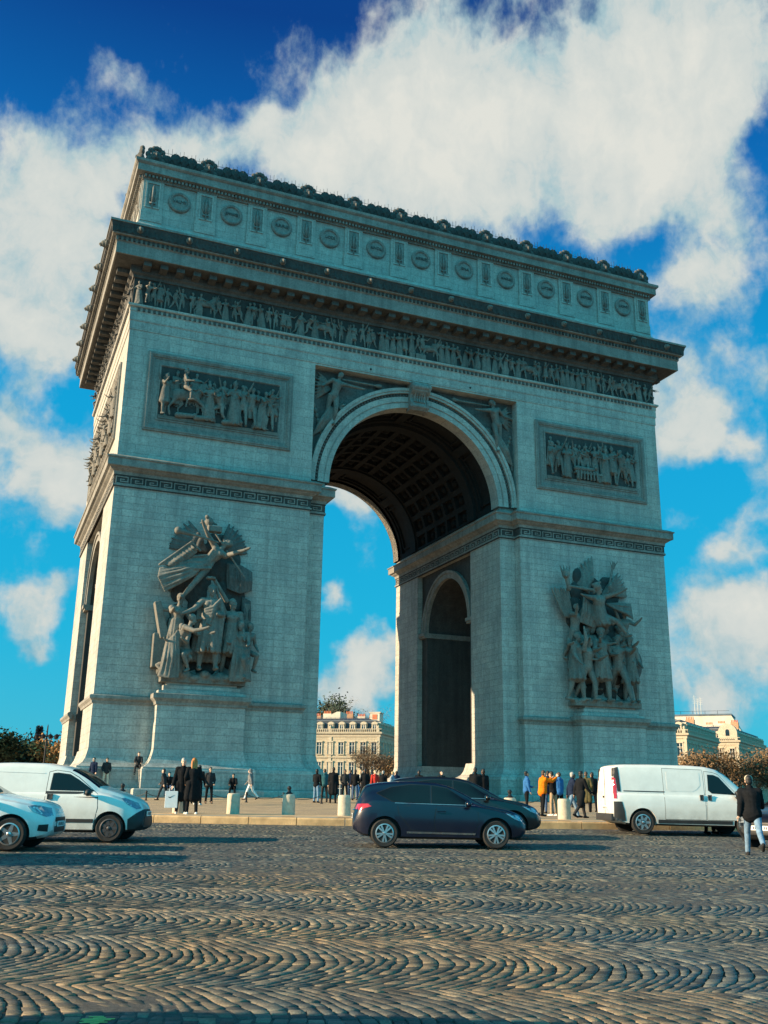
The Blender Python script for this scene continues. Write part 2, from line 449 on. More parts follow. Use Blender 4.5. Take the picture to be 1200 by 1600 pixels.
# socle, pedestals, string course
def pedestal_bm():
    mb = MB()
    mb.box(GX0, GX1, GY, .1, .4, 7.2)
    mb.box(GX0+.02, GX1-.02, GY+.02, .1, 7.68, 7.86)
    mb.box(GX0+.35, GX1-.35, GY+.25, .1, 7.86, 8.2); mb.box(GX0+.55, GX1-.55, GY+.4, .1, 8.2, 8.5)
    return mb
for sx in (1, -1):
    for back in (0, 1):
        mb = pedestal_bm()
        vs = [(sx*x, (DD-y) if back else y, z) for x, y, z in mb.v]
        m2 = MB(); m2.v = vs; m2.f = mb.f
        m2.build('pedestal', M['wall'], arch)
base_prof = [(-.1,.4),(1.2,.4),(1.2,1.74),(1.15,1.82),(.72,1.84),(.72,2.95),(.66,3.02),(.66,3.1),(.52,3.16),(.3,3.34),(.15,3.6),(.05,3.95),(.0,4.2),(-.1,4.2)]
for p in FEET:
    mb = MB(); mb.sweep(p, base_prof); mb.build('socle', M['wall'], arch)
str_prof = [(-.1,6.95),(.06,6.95),(.1,7.1),(.24,7.25),(.24,7.42),(.16,7.48),(-.1,7.52)]
ped_prof = [(-.1,6.9),(.08,6.95),(.12,7.12),(.32,7.34),(.32,7.62),(-.1,7.7)]
for k, sx in enumerate((1, -1)):
    for back in (0, 1):
        f = (lambda P: P) if sx == 1 else mirx
        g = (lambda P: P) if not back else miry
        mb = MB()
        mb.sweep(g(f([(-HW,7.0),(-HW,0),(GX0-.02,0)])) if True else 0, str_prof, closed=False)
        mb.build('string_course', M['trim'], arch)
        mb = MB(); mb.sweep(g(f([(GX1+.02,0),(-SX,0),(-SX,.6)])), str_prof, closed=False)
        mb.build('string_course', M['trim'], arch)
        mb = MB()
        mb.sweep(g(f([(GX0,.1),(GX0,GY),(GX1,GY),(GX1,.1)])), ped_prof, closed=False)
        n = 26
        for i in range(n):
            x = GX0+.1+(GX1-GX0-.2)*(i+.5)/n
            mb.box(sx*(x-.06), sx*(x+.06), (GY-.16) if not back else DD-GY+.16, (GY) if not back else DD-GY, 7.14, 7.3)
        mb.build('pedestal_cornice', M['trim'], arch)

# meander band and impost cornice round each pier
imp_prof = [(-.1,22.1),(.1,22.1),(.14,22.3),(.34,22.42),(.42,22.5),(.6,22.56),(.62,22.62),(.62,23.08),(.7,23.12),(.72,23.2),(.3,23.42),(.06,23.5),(-.1,23.5)]
mea_prof = [(-.1,21.27),(.10,21.27),(.10,21.42),(.05,21.44),(.05,22.0),(.10,22.02),(.10,22.12),(-.1,22.12)]
def key_run(mb, x0, x1, z0, z1, put):
    """greek key of raised bars between x0 and x1; put(xa,xb,za,zb) adds one bar"""
    h = z1-z0; n = max(1, round((x1-x0)/(h*1.75))); W = (x1-x0)/n; t = h*.12
    for i in range(n):
        a = x0+i*W
        def bar(u0, u1, w0, w1): put(a+u0*W, a+u1*W, z0+w0*h, z0+w1*h)
        tx = t/W
        bar(0, tx, 0, 1); bar(tx, .86, 1-.13, 1); bar(.86-tx, .86, .26, .87); bar(.30, .86-tx, .26, .39); bar(.30, .30+tx, .39, .66); bar(.30+tx, .60, .54, .66)
        bar(tx, 1, 0, .12)
for P in (PIER, mirx(PIER)):
    mb = MB(); mb.sweep(P, imp_prof); mb.build('impost_cornice', M['trim'], arch)
    mb = MB(); mb.sweep(P, mea_prof); MEA = mb.build('meander_band', M['dark'], arch); mb = MB()
    s = 1 if P is PIER else -1
    xa, xb = sorted((s*-HW, s*-SX))
    mb.sweep(P, [(-.05,21.33),(.115,21.33),(.115,21.43),(-.05,21.43)])
    key_run(mb, xa+.05, xb-.05, 21.44, 21.98, lambda a, b, c, d: mb.box(a, b, -.10, -.04, c, d))
    xa, xb = sorted((s*-SX, s*-JX))
    key_run(mb, xa+.06, xb-.02, 21.42, 21.98, lambda a, b, c, d: mb.box(a, b, SB-.10, SB-.04, c, d))
    xj = s*-JX
    key_run(mb, SB+.05, DD-SB-.05, 21.42, 21.98, lambda a, b, c, d: mb.box(xj-.04*(-s), xj+.10*s, a, b, c, d))
    xo = s*-HW
    key_run(mb, .05, DD-.05, 21.42, 21.98, lambda a, b, c, d: mb.box(xo+.04*(-s), xo-.10*s, a, b, c, d))
    mb.build('greek_key', M['trim'], MEA)

# great arch: archivolt, keystone, vault
def ring(mb, cx, cz, r0, r1, y0, y1, a0=0., a1=PI, n=64, ax='y'):
    vs = []; fs = []
    for i in range(n+1):
        a = a0+(a1-a0)*i/n; c, s = math.cos(a), math.sin(a)
        for r, y in ((r0,y0),(r1,y0),(r1,y1),(r0,y1)):
            p = (cx+r*c, y, cz+r*s) if ax == 'y' else (y, cx+r*c, cz+r*s)
            vs.append(p)
    for i in range(n):
        for k in range(4): fs.append((i*4+k, i*4+(k+1) % 4, (i+1)*4+(k+1) % 4, (i+1)*4+k))
    fs += [(0,1,2,3), (n*4+3, n*4+2, n*4+1, n*4)]
    mb.add(vs, fs)
for back in (0, 1):
    Y = (lambda y: y) if not back else (lambda y: DD-y)
    mb = MB()
    ring(mb, 0, ZS, 8.42, 8.66, Y(.30), Y(.9)); ring(mb, 0, ZS, 8.24, 8.425, Y(.38), Y(.9)); ring(mb, 0, ZS, 7.98, 8.245, Y(.62), Y(.9))
    ring(mb, 0, ZS, 7.56, 7.985, Y(.50), Y(.9)); ring(mb, 0, ZS, 7.44, 7.565, Y(.58), Y(.9)); ring(mb, 0, ZS, RI, 7.445, Y(.54), Y(1.7))
    mb.build('archivolt', M['upper'], arch)
    mb = MB(); ring(mb, 0, ZS, 7.99, 8.238, Y(.60), Y(.66))
    n = 96
    for i in range(n):
        a = PI*(i+.5)/n
        ring(mb, 0, ZS, 8.03, 8.21, Y(.50), Y(.63), a-.009, a+.009, 1)
    mb.build('archivolt_beading', M['frieze'], arch)
    if not back:
        mb = MB()
        mb.prism([(.9,30.55),(.30,30.62),(.12,30.8),(.10,31.1),(.22,31.5),(.12,31.8),(-.22,32.05),(-.36,32.35),(-.30,32.62),(-.12,32.74),(.9,32.74)], -.62, .62, 'x')
        for x0, x1 in ((-.78,-.62),(.62,.78)):
            mb.prism([(.9,30.5),(.26,30.58),(.02,30.8),(.0,31.1),(.14,31.5),(.05,31.8),(-.30,32.05),(-.44,32.35),(-.36,32.68),(-.12,32.745),(.9,32.745)], x0, x1, 'x')
        for z, y, r in ((32.38,-.22,.2),(30.92,.2,.17)):
            mb.tube([(-.84,y,z),(.84,y,z)], r, 14)
        for x in (-.4,-.2,0,.2,.4): mb.tube([(x,-.1,32.0),(x,.1,31.75),(x,.16,31.5),(x,.06,31.2)], .07, 6)
        mb.build('keystone', M['trim'], arch)
mb = MB()
def vbox(mb, y0, y1, a0, a1, r0=RI, r1=7.72, n=6): ring(mb, 0, ZS, r0, r1, y0, y1, a0, a1, n)
for y0, y1, r0 in ((4.7,5.9,RI-.02),(16.6,17.8,RI-.02),(20.8,22.0,RI)):
    ring(mb, 0, ZS, r0, 7.72, y0, y1)
for y0, y1 in ((1.75,4.68),(17.82,20.78)):     # long framed panels beside the ribs
    for t in (0., .12): pass
    ring(mb, 0, ZS, 7.3, 7.72, y0, y0+.45); ring(mb, 0, ZS, 7.3, 7.72, y1-.45, y1)
    ring(mb, 0, ZS, 7.42, 7.72, y0+.62, y0+.75, .14, PI-.14); ring(mb, 0, ZS, 7.42, 7.72, y1-.75, y1-.62, .14, PI-.14)
    for k in range(5):
        a = .02+(PI-.04)*k/4
        vbox(mb, y0+.46, y1-.46, max(.0, a-.05), min(PI, a+.05), 7.3, 7.72, 2)
        if k < 4:
            a2 = a+(PI-.04)/4
            vbox(mb, y0+.76, y1-.76, a+.10, a+.12, 7.42, 7.72, 1); vbox(mb, y0+.76, y1-.76, a2-.12, a2-.10, 7.42, 7.72, 1)
ny, na = 5, 15
for j in range(ny+1):
    y = 5.92+(16.58-5.92)*j/ny
    ring(mb, 0, ZS, 7.22, 7.72, max(5.91, y-.22), min(16.59, y+.22))
for i in range(na+1):
    a = PI*i/na
    for j in range(ny):
        ya, yb = 5.92+10.66*j/ny, 5.92+10.66*(j+1)/ny
        vbox(mb, ya+.225, yb-.225, max(0, a-.032), min(PI, a+.032), 7.22, 7.72, 2)
        if i < na:
            am = a+PI/na/2
            M_ = Matrix.Translation((7.56*math.cos(am), (ya+yb)/2, ZS+7.56*math.sin(am)))
            mb.ball(M_.translation, .34, .34, .34, 8, 5)
mb.build('coffered_vault', M['vault_shade'], arch)  # vault shade is in the stone colour

# small cross arches on the outer flank and in the passage
for sx in (-1, 1):
    for xs, o in ((HW-.5, 1), (JX+.5, -1)):
        x = sx*xs; q = sx*o
        mb = MB()
        ring(mb, DD/2, 15.9, 4.16, 4.62, x-.1*q, x+.22*q, 0, PI, 40, 'x'); ring(mb, DD/2, 15.9, 4.62, 4.85, x-.1*q, x+.32*q, 0, PI, 40, 'x')
        for ya, yb in ((5.92, 7.12), (15.38, 16.58)):
            mb.box(x-.1*q, x+.30*q, ya, yb, 15.45, 15.62); mb.box(x-.1*q, x+.42*q, ya, yb, 15.62, 15.9)
        mb.build('side_archivolt', M['trim'], arch)
    for ya, yb in ((6.98, 7.13), (15.37, 15.52)):
        mb = MB(); xa, xb = sorted((sx*(JX+.45), sx*(HW-.45)))
        mb.box(xa, xb, ya, yb, 15.45, 15.88); mb.build('passage_impost', M['trim'], arch)

# entablature
mb = MB()
mb.sweep(RECT, [(-.1,32.9),(.05,32.9),(.05,33.56),(.10,33.6),(.10,34.24),(.13,34.28),(.13,34.56),(.26,34.6),(.30,34.66),(.30,34.78),(-.1,34.86)])
ARCHI = mb
mb = MB()
def along(n, f):
    """call f(frame) n times per metre-run on the four faces: frame maps (u along, d outward, z)"""
    pass
def faces(step, front=True, left=True, right=False, margin=.3):
    """yield (put) per repeat; put(mb,u0,u1,d0,d1,z0,z1) in face coordinates"""
    if front:
        n = int((2*HW-2*margin)/step)
        for i in range(n):
            u = -HW+margin+(2*HW-2*margin)*(i+.5)/n
            yield lambda m, a, b, d0, d1, z0, z1, u=u: m.box(u+a, u+b, -d1, -d0, z0, z1)
    if left:
        n = int((DD-2*margin)/step)
        for i in range(n):
            u = margin+(DD-2*margin)*(i+.5)/n
            yield lambda m, a, b, d0, d1, z0, z1, u=u: m.box(-HW-d1, -HW-d0, u+a, u+b, z0, z1)
    if right:
        n = int((DD-2*margin)/step)
        for i in range(n):
            u = margin+(DD-2*margin)*(i+.5)/n
            yield lambda m, a, b, d0, d1, z0, z1, u=u: m.box(HW+d0, HW+d1, u+a, u+b, z0, z1)
for put in faces(.36, right=True): put(mb, -.09, .09, .12, .22, 34.32, 34.54)
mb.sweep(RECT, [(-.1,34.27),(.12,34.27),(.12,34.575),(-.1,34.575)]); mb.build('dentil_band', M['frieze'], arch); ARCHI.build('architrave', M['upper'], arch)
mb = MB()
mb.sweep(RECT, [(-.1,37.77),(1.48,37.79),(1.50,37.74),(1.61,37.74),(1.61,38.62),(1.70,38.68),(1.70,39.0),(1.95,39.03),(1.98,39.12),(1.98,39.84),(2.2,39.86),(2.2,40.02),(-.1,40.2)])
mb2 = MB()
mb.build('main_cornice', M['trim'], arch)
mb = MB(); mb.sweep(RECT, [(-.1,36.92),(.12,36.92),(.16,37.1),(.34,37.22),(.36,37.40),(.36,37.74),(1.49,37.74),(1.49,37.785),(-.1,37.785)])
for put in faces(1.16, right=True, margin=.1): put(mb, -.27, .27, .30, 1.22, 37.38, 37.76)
mb.build('modillion_soffit', M['frieze'], arch)  # dark stone paints in the shade beneath the cornice
mb = MB()
mb.sweep(RECT, [(1.9,39.1),(2.02,39.1),(2.04,39.5),(2.14,39.84),(1.9,39.84)])
for put in faces(.33, right=True, margin=-1.6):
    put(mb, -.08, .08, 1.60, 1.80, 38.72, 38.94)
for put in faces(.5, right=True, margin=-1.9):
    put(mb, -.16, .16, 1.95, 2.055, 39.16, 39.5); put(mb, -.06, .06, 1.95, 2.09, 39.2, 39.72)
mb.build('palmette_band', M['dark'], arch)

def lion():
    mb = MB()
    mb.ball((0,-.16,0), .24, .26, .27, 10, 7); mb.ball((0,-.40,-.08), .13, .14, .11, 8, 5); mb.ball((0,-.02,.02), .33, .16, .34, 10, 6)
    for s in (-1, 1): mb.ball((s*.2,-.16,.2), .07, .06, .08, 6, 4); mb.ball((s*.1,-.36,.05), .045, .04, .045, 6, 4)
    mb.ball((0,-.38,-.22), .08, .08, .05, 6, 4)
    return remesh(mb, .035, 1)
lm = lion(); lm.materials.append(M['carved'])
HEADZ = 39.5
for k in range(14):
    o = link('lion_head', lm, arch); o.location = (-22.55+3.469*k, -2.07, HEADZ); o.scale = (.78,.85,.78)
for k in range(7):
    for sx in (-1, 1):
        o = link('lion_head', lm, arch); o.location = (sx*(HW+2.12), .7+3.5*k, HEADZ); o.rotation_euler = (0,0,sx*PI/2)

# attic
mb = MB()
mb.sweep(RECT, [(-.1,40.0),(.30,40.0),(.30,41.2),(.24,41.3),(.14,41.42),(.12,41.6),(-.1,41.62)])
mb.build('attic_plinth', M['upper'], arch)
mb = MB()
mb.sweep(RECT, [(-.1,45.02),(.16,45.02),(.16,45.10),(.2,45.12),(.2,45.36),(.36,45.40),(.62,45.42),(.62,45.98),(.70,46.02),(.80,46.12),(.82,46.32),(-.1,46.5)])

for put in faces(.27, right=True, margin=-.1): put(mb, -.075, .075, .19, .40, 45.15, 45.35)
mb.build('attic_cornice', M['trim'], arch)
def pilaster():
    mb = MB()
    mb.box(-.75, .75, -.13, .05, 41.6, 45.03); mb.box(-.78, .78, -.17, .05, 41.6, 42.42)
    for x0, x1, z0, z1 in ((-.52,-.42,42.72,44.86),(.42,.52,42.72,44.86),(-.42,.42,44.76,44.86),(-.42,.42,42.72,42.82)):
        mb.box(x0, x1, -.2, -.12, z0, z1)
    return mb
pm = pilaster().mesh('p', M['upper']); fixn(pm)
def backing():
    mb = MB(); mb.box(-.42, .42, -.145, -.12, 42.82, 44.76); return mb
bm_ = backing().mesh('p', M['trim'])
def sword():
    mb = MB()
    mb.prism([(-.09,43.15),(.09,43.15),(.09,44.4),(0,44.68),(-.09,44.4)], -.24, -.14, 'y')
    mb.box(-.22, .22, -.25, -.14, 43.05, 43.17); mb.tube([(0,-.2,43.05),(0,-.2,42.86)], .06, 8); mb.ball((0,-.2,42.83), .09, .06, .09, 8, 5)
    for s in (-1, 1): mb.tube([(s*.14,-.17,43.3),(s*.25,-.17,43.7),(s*.22,-.17,44.1),(s*.12,-.17,44.4)], [.05,.07,.06,.03], 6)
    return mb
swm = sword().mesh('p', M['trim'], True); fixn(swm)
def shield():
    mb = MB()
    mx = Matrix.Translation((0,0,43.75)) @ Matrix.Rotation(PI/2, 4, 'X')
    mb.lathe([(.0,.0),(.84,.0),(.84,.10),(.80,.17),(.70,.20),(.62,.17),(.60,.09),(.56,.08),(.3,.12),(.0,.13)], 36, mx)
    for k in range(28):
        a = 2*PI*k/28
        mb.ball((.72*math.cos(a), -.19, 43.75+.72*math.sin(a)), .05, .04, .05, 6, 4)
    return mb
shm = shield().mesh('p', M['trim'], R(40)); fixn(shm)
NAMES = ['VALMY','JEMMAPES','FLEURUS','LODI','RIVOLI','AUSTERLITZ','IENA','WAGRAM','LUTZEN','BAUTZEN','LIGNY']
def inscription(txt, size, maxw):
    cu = bpy.data.curves.new('t', 'FONT'); cu.body = txt; cu.size = size; cu.extrude = .02; cu.align_x = 'CENTER'; cu.align_y = 'CENTER'
    o = bpy.data.objects.new('t', cu); col.objects.link(o)
    me = bpy.data.meshes.new_from_object(o.evaluated_get(bpy.context.evaluated_depsgraph_get()))
    bpy.data.objects.remove(o)
    wd = max(v.co.x for v in me.vertices)-min(v.co.x for v in me.vertices)
    s = min(1, maxw/wd)
    me.transform(Matrix.Diagonal((s, 1, 1, 1)))
    me.transform(Matrix.Rotation(PI/2, 4, 'X'))
    return me
def face_frame(k, left):
    u = -21.7+3.9455*k
    return u
for k in range(12):
    x = -21.7+3.9455*k
    p = link('attic_pilaster', pm, arch); p.location = (x,0,0)
    b = link('panel_back', bm_, p); s = link('sword', swm, p)
    if k < 11:
        s = link('shield', shm, arch); s.location = (x+1.97,-.02,0)
        im = inscription(NAMES[k], .34, 1.0); im.materials.append(M['frieze'])
        t = link('inscription', im, s); t.location = (0,-.15,43.76)
for k in range(6):
    y = .8+4.18*k
    p = link('attic_pilaster', pm, arch); p.location = (-HW,y,0); p.rotation_euler = (0,0,-PI/2)
    link('panel_back', bm_, p); link('sword', swm, p)
    if k < 5:
        s = link('shield', shm, arch); s.location = (-HW+.02,y+2.09,0); s.rotation_euler = (0,0,-PI/2)
# roofline crest
def palmette(h, w):
    mb = MB()
    mb.prism([(-w*.5,0),(w*.5,0),(w*.55,h*.5),(w*.42,h*.82),(w*.18,h*.98),(-w*.18,h*.98),(-w*.42,h*.82),(-w*.55,h*.5)], -.18, .05, 'y')
    for k in range(-2, 3):
        a = k*.42
        mb.tube([(0,-.18,h*.12),(math.sin(a)*w*.32,-.26,h*.12+math.cos(a)*h*.5),(math.sin(a)*w*.42,-.2,h*.12+math.cos(a)*h*.78)], [.05,.075,.04], 6)
    return remesh(mb, .045, 1)
def gorgon():
    mb = MB()
    mb.ball((0,-.1,.62), .42, .24, .46, 12, 8); mb.ball((0,-.36,.58), .10, .12, .2, 8, 6); mb.ball((0,-.3,.4), .2, .1, .08, 8, 5)
    for s in (-1, 1):
        mb.ball((s*.2,-.27,.7), .1, .08, .08, 8, 5); mb.ball((s*.55,-.05,.3), .22, .2, .26, 8, 6); mb.ball((s*.62,-.03,.72), .2, .18, .25, 8, 6); mb.ball((s*.45,-.02,1.12), .22, .18, .22, 8, 6)
        mb.ball((s*.2,-.05,1.3), .19, .17, .2, 8, 6)
    mb.box(-.7, .7, -.15, .15, 0, .25); mb.ball((0,-.05,1.38), .17, .15, .18, 8, 6)
    return remesh(mb, .05, 1)
gm = gorgon(); gm.materials.append(M['frieze'])
pms = [palmette(1.0, .78), palmette(1.3, .86)]
for m_ in pms: m_.materials.append(M['dark'])
crest = [(.2,0),(.36,1),(.52,1),(.67,1),(.82,0)]
for k in range(12):
    x = -21.75+3.945*k
    o = link('mask_acroterion', gm, arch); o.location = (x,-.35,46.3)
    if k < 11:
        for i, (t, w_) in enumerate(crest):
            o = link('palmette', pms[w_], arch); o.location = (x+3.945*t+.02*math.sin(9*k+i), -.3, 46.28)
for k in range(5):
    y = .1+5.2*k
    o = link('mask_acroterion', gm, arch); o.location = (-HW-.35,y,46.3); o.rotation_euler = (0,0,-PI/2)
    if k < 4:
        for t in (.25,.5,.75):
            o = link('palmette', pms[1], arch); o.location = (-HW-.3,y+5.2*t,46.28); o.rotation_euler = (0,0,-PI/2)
mb = MB()
for i in range(150):
    x = -22+44*i/149; mb.tube([(x,.35,46.3),(x,.35,48.25+.12*(i % 3))], .016, 4)
for z in (47.2, 48.0): mb.tube([(-22,.35,z),(22,.35,z)], .014, 4)
M['iron'] = simple('dark_iron', (.03,.03,.032), .5, .6)
mb.build('safety_railing', M['iron'], arch)
# ================================================================== GROUND
def road_mat():
    m, nt, b = nodes('setts_far'); L = nt.links
    tc = N(nt, 'ShaderNodeTexCoord').outputs['Object']
    v = N(nt, 'ShaderNodeTexVoronoi'); v.inputs['Scale'].default_value = 8.; L.new(tc, v.inputs['Vector'])
    big = noise(nt, tc, .25, 5)
    c = mixc(nt, ramp(nt, v.outputs['Color'], [(.2,(0,0,0)),(.8,(1,1,1))]), (.05,.05,.05), (.13,.12,.11))
    c = mixc(nt, ramp(nt, big, [(.4,(0,0,0)),(.65,(1,1,1))]), c, (.10,.085,.07))
    L.new(c, b.inputs['Base Color']); b.inputs['Roughness'].default_value = .75
    bump(nt, b, v.outputs['Distance'], .4, .03)
    return m
def joint_mat(): return simple('joint_sand', (.062,.06,.055), .95, 0, .4, 30, .5)
def sett_mat():
    m, nt, b = nodes('granite_setts'); L = nt.links
    tc = N(nt, 'ShaderNodeTexCoord').outputs['Object']
    rnd = N(nt, 'ShaderNodeNewGeometry').outputs['Random Per Island']
    c = ramp(nt, rnd, [(0, (.036,.04,.042)), (.25, (.068,.071,.069)), (.55, (.100,.098,.089)), (.8, (.145,.134,.112)), (.92, (.195,.172,.135)), (1., (.045,.06,.07))])
    big = noise(nt, tc, .16, 5, .6); med = noise(nt, tc, 1.1, 5, .65)
    c = mixc(nt, ramp(nt, big, [(.46,(0,0,0)),(.62,(.8,.8,.8))]), c, mixc(nt, 1., c, (1.35,1.12,.85), 'MULTIPLY'))
    c = mixc(nt, ramp(nt, med, [(.50,(0,0,0)),(.72,(.65,.65,.65))]), c, (.05,.05,.05))
    # an older relaid area of tan stone with a straight edge, worn irregularly
    sp_ = N(nt, 'ShaderNodeSeparateXYZ'); L.new(tc, sp_.inputs[0])
    edge = math_(nt, 'ADD', math_(nt, 'ADD', sp_.outputs[0], 22.5), math_(nt, 'MULTIPLY', math_(nt, 'ADD', sp_.outputs[1], 48.75), -.0966))
    edge = math_(nt, 'ADD', edge, math_(nt, 'MULTIPLY', math_(nt, 'SUBTRACT', noise(nt, tc, 1.4, 3), .5), .5))
    m1 = N(nt, 'ShaderNodeMapRange'); L.new(edge, m1.inputs[0]); m1.inputs[1].default_value = .12; m1.inputs[2].default_value = -.12
    m2 = N(nt, 'ShaderNodeMapRange'); L.new(sp_.outputs[1], m2.inputs[0]); m2.inputs[1].default_value = -46.5; m2.inputs[2].default_value = -49.
    worn = ramp(nt, noise(nt, tc, .55, 4), [(.36,(.15,.15,.15)),(.56,(1,1,1))])
    pm_ = math_(nt, 'MULTIPLY', math_(nt, 'MULTIPLY', m1.outputs[0], m2.outputs[0]), worn)
    c = mixc(nt, 1., c, mixc(nt, pm_, (.84,.95,1.0), (1.30,1.14,.93)), 'MULTIPLY')
    fine = noise(nt, tc, 60, 4, .7)
    c = mixc(nt, .8, c, mixc(nt, 1., c, ramp(nt, fine, [(.3,(.45,.45,.45)),(.7,(1.45,1.45,1.45))]), 'MULTIPLY'))
    L.new(c, b.inputs['Base Color'])
    L.new(ramp(nt, med, [(.3,(.50,.50,.50)),(.7,(.72,.72,.72))]), b.inputs['Roughness']); b.inputs['Specular IOR Level'].default_value = .35
    bump(nt, b, fine, .35, .012)
    return m
def paving_mat():
    m, nt, b = nodes('plaza_paving'); L = nt.links
    tc = N(nt, 'ShaderNodeTexCoord').outputs['Object']
    sep = N(nt, 'ShaderNodeSeparateXYZ'); L.new(tc, sep.inputs[0])
    y2 = math_(nt, 'SUBTRACT', sep.outputs[1], 11.25)
    r = math_(nt, 'SQRT', math_(nt, 'ADD', math_(nt, 'POWER', sep.outputs[0], 2), math_(nt, 'POWER', y2, 2)))
    a = math_(nt, 'MULTIPLY', math_(nt, 'ARCTAN2', y2, sep.outputs[0]), 40)
    cm = N(nt, 'ShaderNodeCombineXYZ'); L.new(a, cm.inputs[0]); L.new(r, cm.inputs[1])
    br = N(nt, 'ShaderNodeTexBrick'); L.new(cm.outputs[0], br.inputs['Vector'])
    br.inputs['Scale'].default_value = 1; br.inputs['Brick Width'].default_value = .24; br.inputs['Row Height'].default_value = .16; br.inputs['Mortar Size'].default_value = .012
    br.inputs['Color1'].default_value = (.44,.29,.155,1); br.inputs['Color2'].default_value = (.56,.38,.21,1); br.inputs['Mortar'].default_value = (.13,.11,.09,1)
    n = noise(nt, tc, .7, 5)
    c = mixc(nt, ramp(nt, n, [(.4,(0,0,0)),(.7,(.7,.7,.7))]), br.outputs['Color'], (.25,.18,.115))
    L.new(c, b.inputs['Base Color']); b.inputs['Roughness'].default_value = .85
    bump(nt, b, noise(nt, tc, 12, 4), .3, .02)
    return m
def disc(name, radii, zf, mat, n=256):
    vs = []; fs = []
    for r in radii:
        for k in range(n):
            a = 2*PI*k/n; x, y = CTR.x+r*math.cos(a), CTR.y+r*math.sin(a)
            vs.append((x, y, zf(x, y, r)))
    for i in range(len(radii)-1):
        for k in range(n):
            fs.append((i*n+k, (i+1)*n+k, (i+1)*n+(k+1) % n, i*n+(k+1) % n))
    mb = MB(); mb.add(vs, fs); return tag(mb.build(name, mat), kind='structure')
disc('ground', [49.0, 50, 51.5, 53, 55, 57.5, 61, 65, 72, 80.5, 100, 160, 300, 800, 3000], lambda x, y, r: gz(x, y) - .04 if r > 49.6 else .60, road_mat())
disc('plaza_paving', [.2, 8, 18, 21, 24, 28, 34, 42, 47.0], lambda x, y, r: gz(x, y), paving_mat())
disc('plaza_border', [47.02, 48, 49.1], lambda x, y, r: gz(x, y)+.02, simple('pale_granite_slabs', (.50,.335,.18), .8, 0, .2, 3, .3))
# kerb of long granite blocks
mb = MB(); rk0, rk1 = 49.1, 49.5
nk = 210
for i in range(nk):
    a0 = 2*PI*i/nk + .0002; a1 = 2*PI*(i+1)/nk - .00025
    j = .004*math.sin(i*12.9)
    zt = .885+j
    pr = [(rk0,.5),(rk1+j,.5),(rk1+j,zt-.05),(rk1-.02+j,zt-.015),(rk1-.06,zt),(rk0,zt)]
    vs = [(CTR.x+r*math.cos(a), CTR.y+r*math.sin(a), z) for a in (a0, (a0+a1)/2, a1) for r, z in pr]
    fs = []
    for s_ in (0, 1):
        for k in range(6): fs.append((s_*6+k, s_*6+(k+1) % 6, (s_+1)*6+(k+1) % 6, (s_+1)*6+k))
    fs += [(0,1,2,3,4,5), (17,16,15,14,13,12)]
    mb.add(vs, fs)
tag(mb.build('kerb', simple('granite_kerb', (.52,.33,.16), .8, 0, .3, 2.2, .4, bscale=18)), kind='structure')

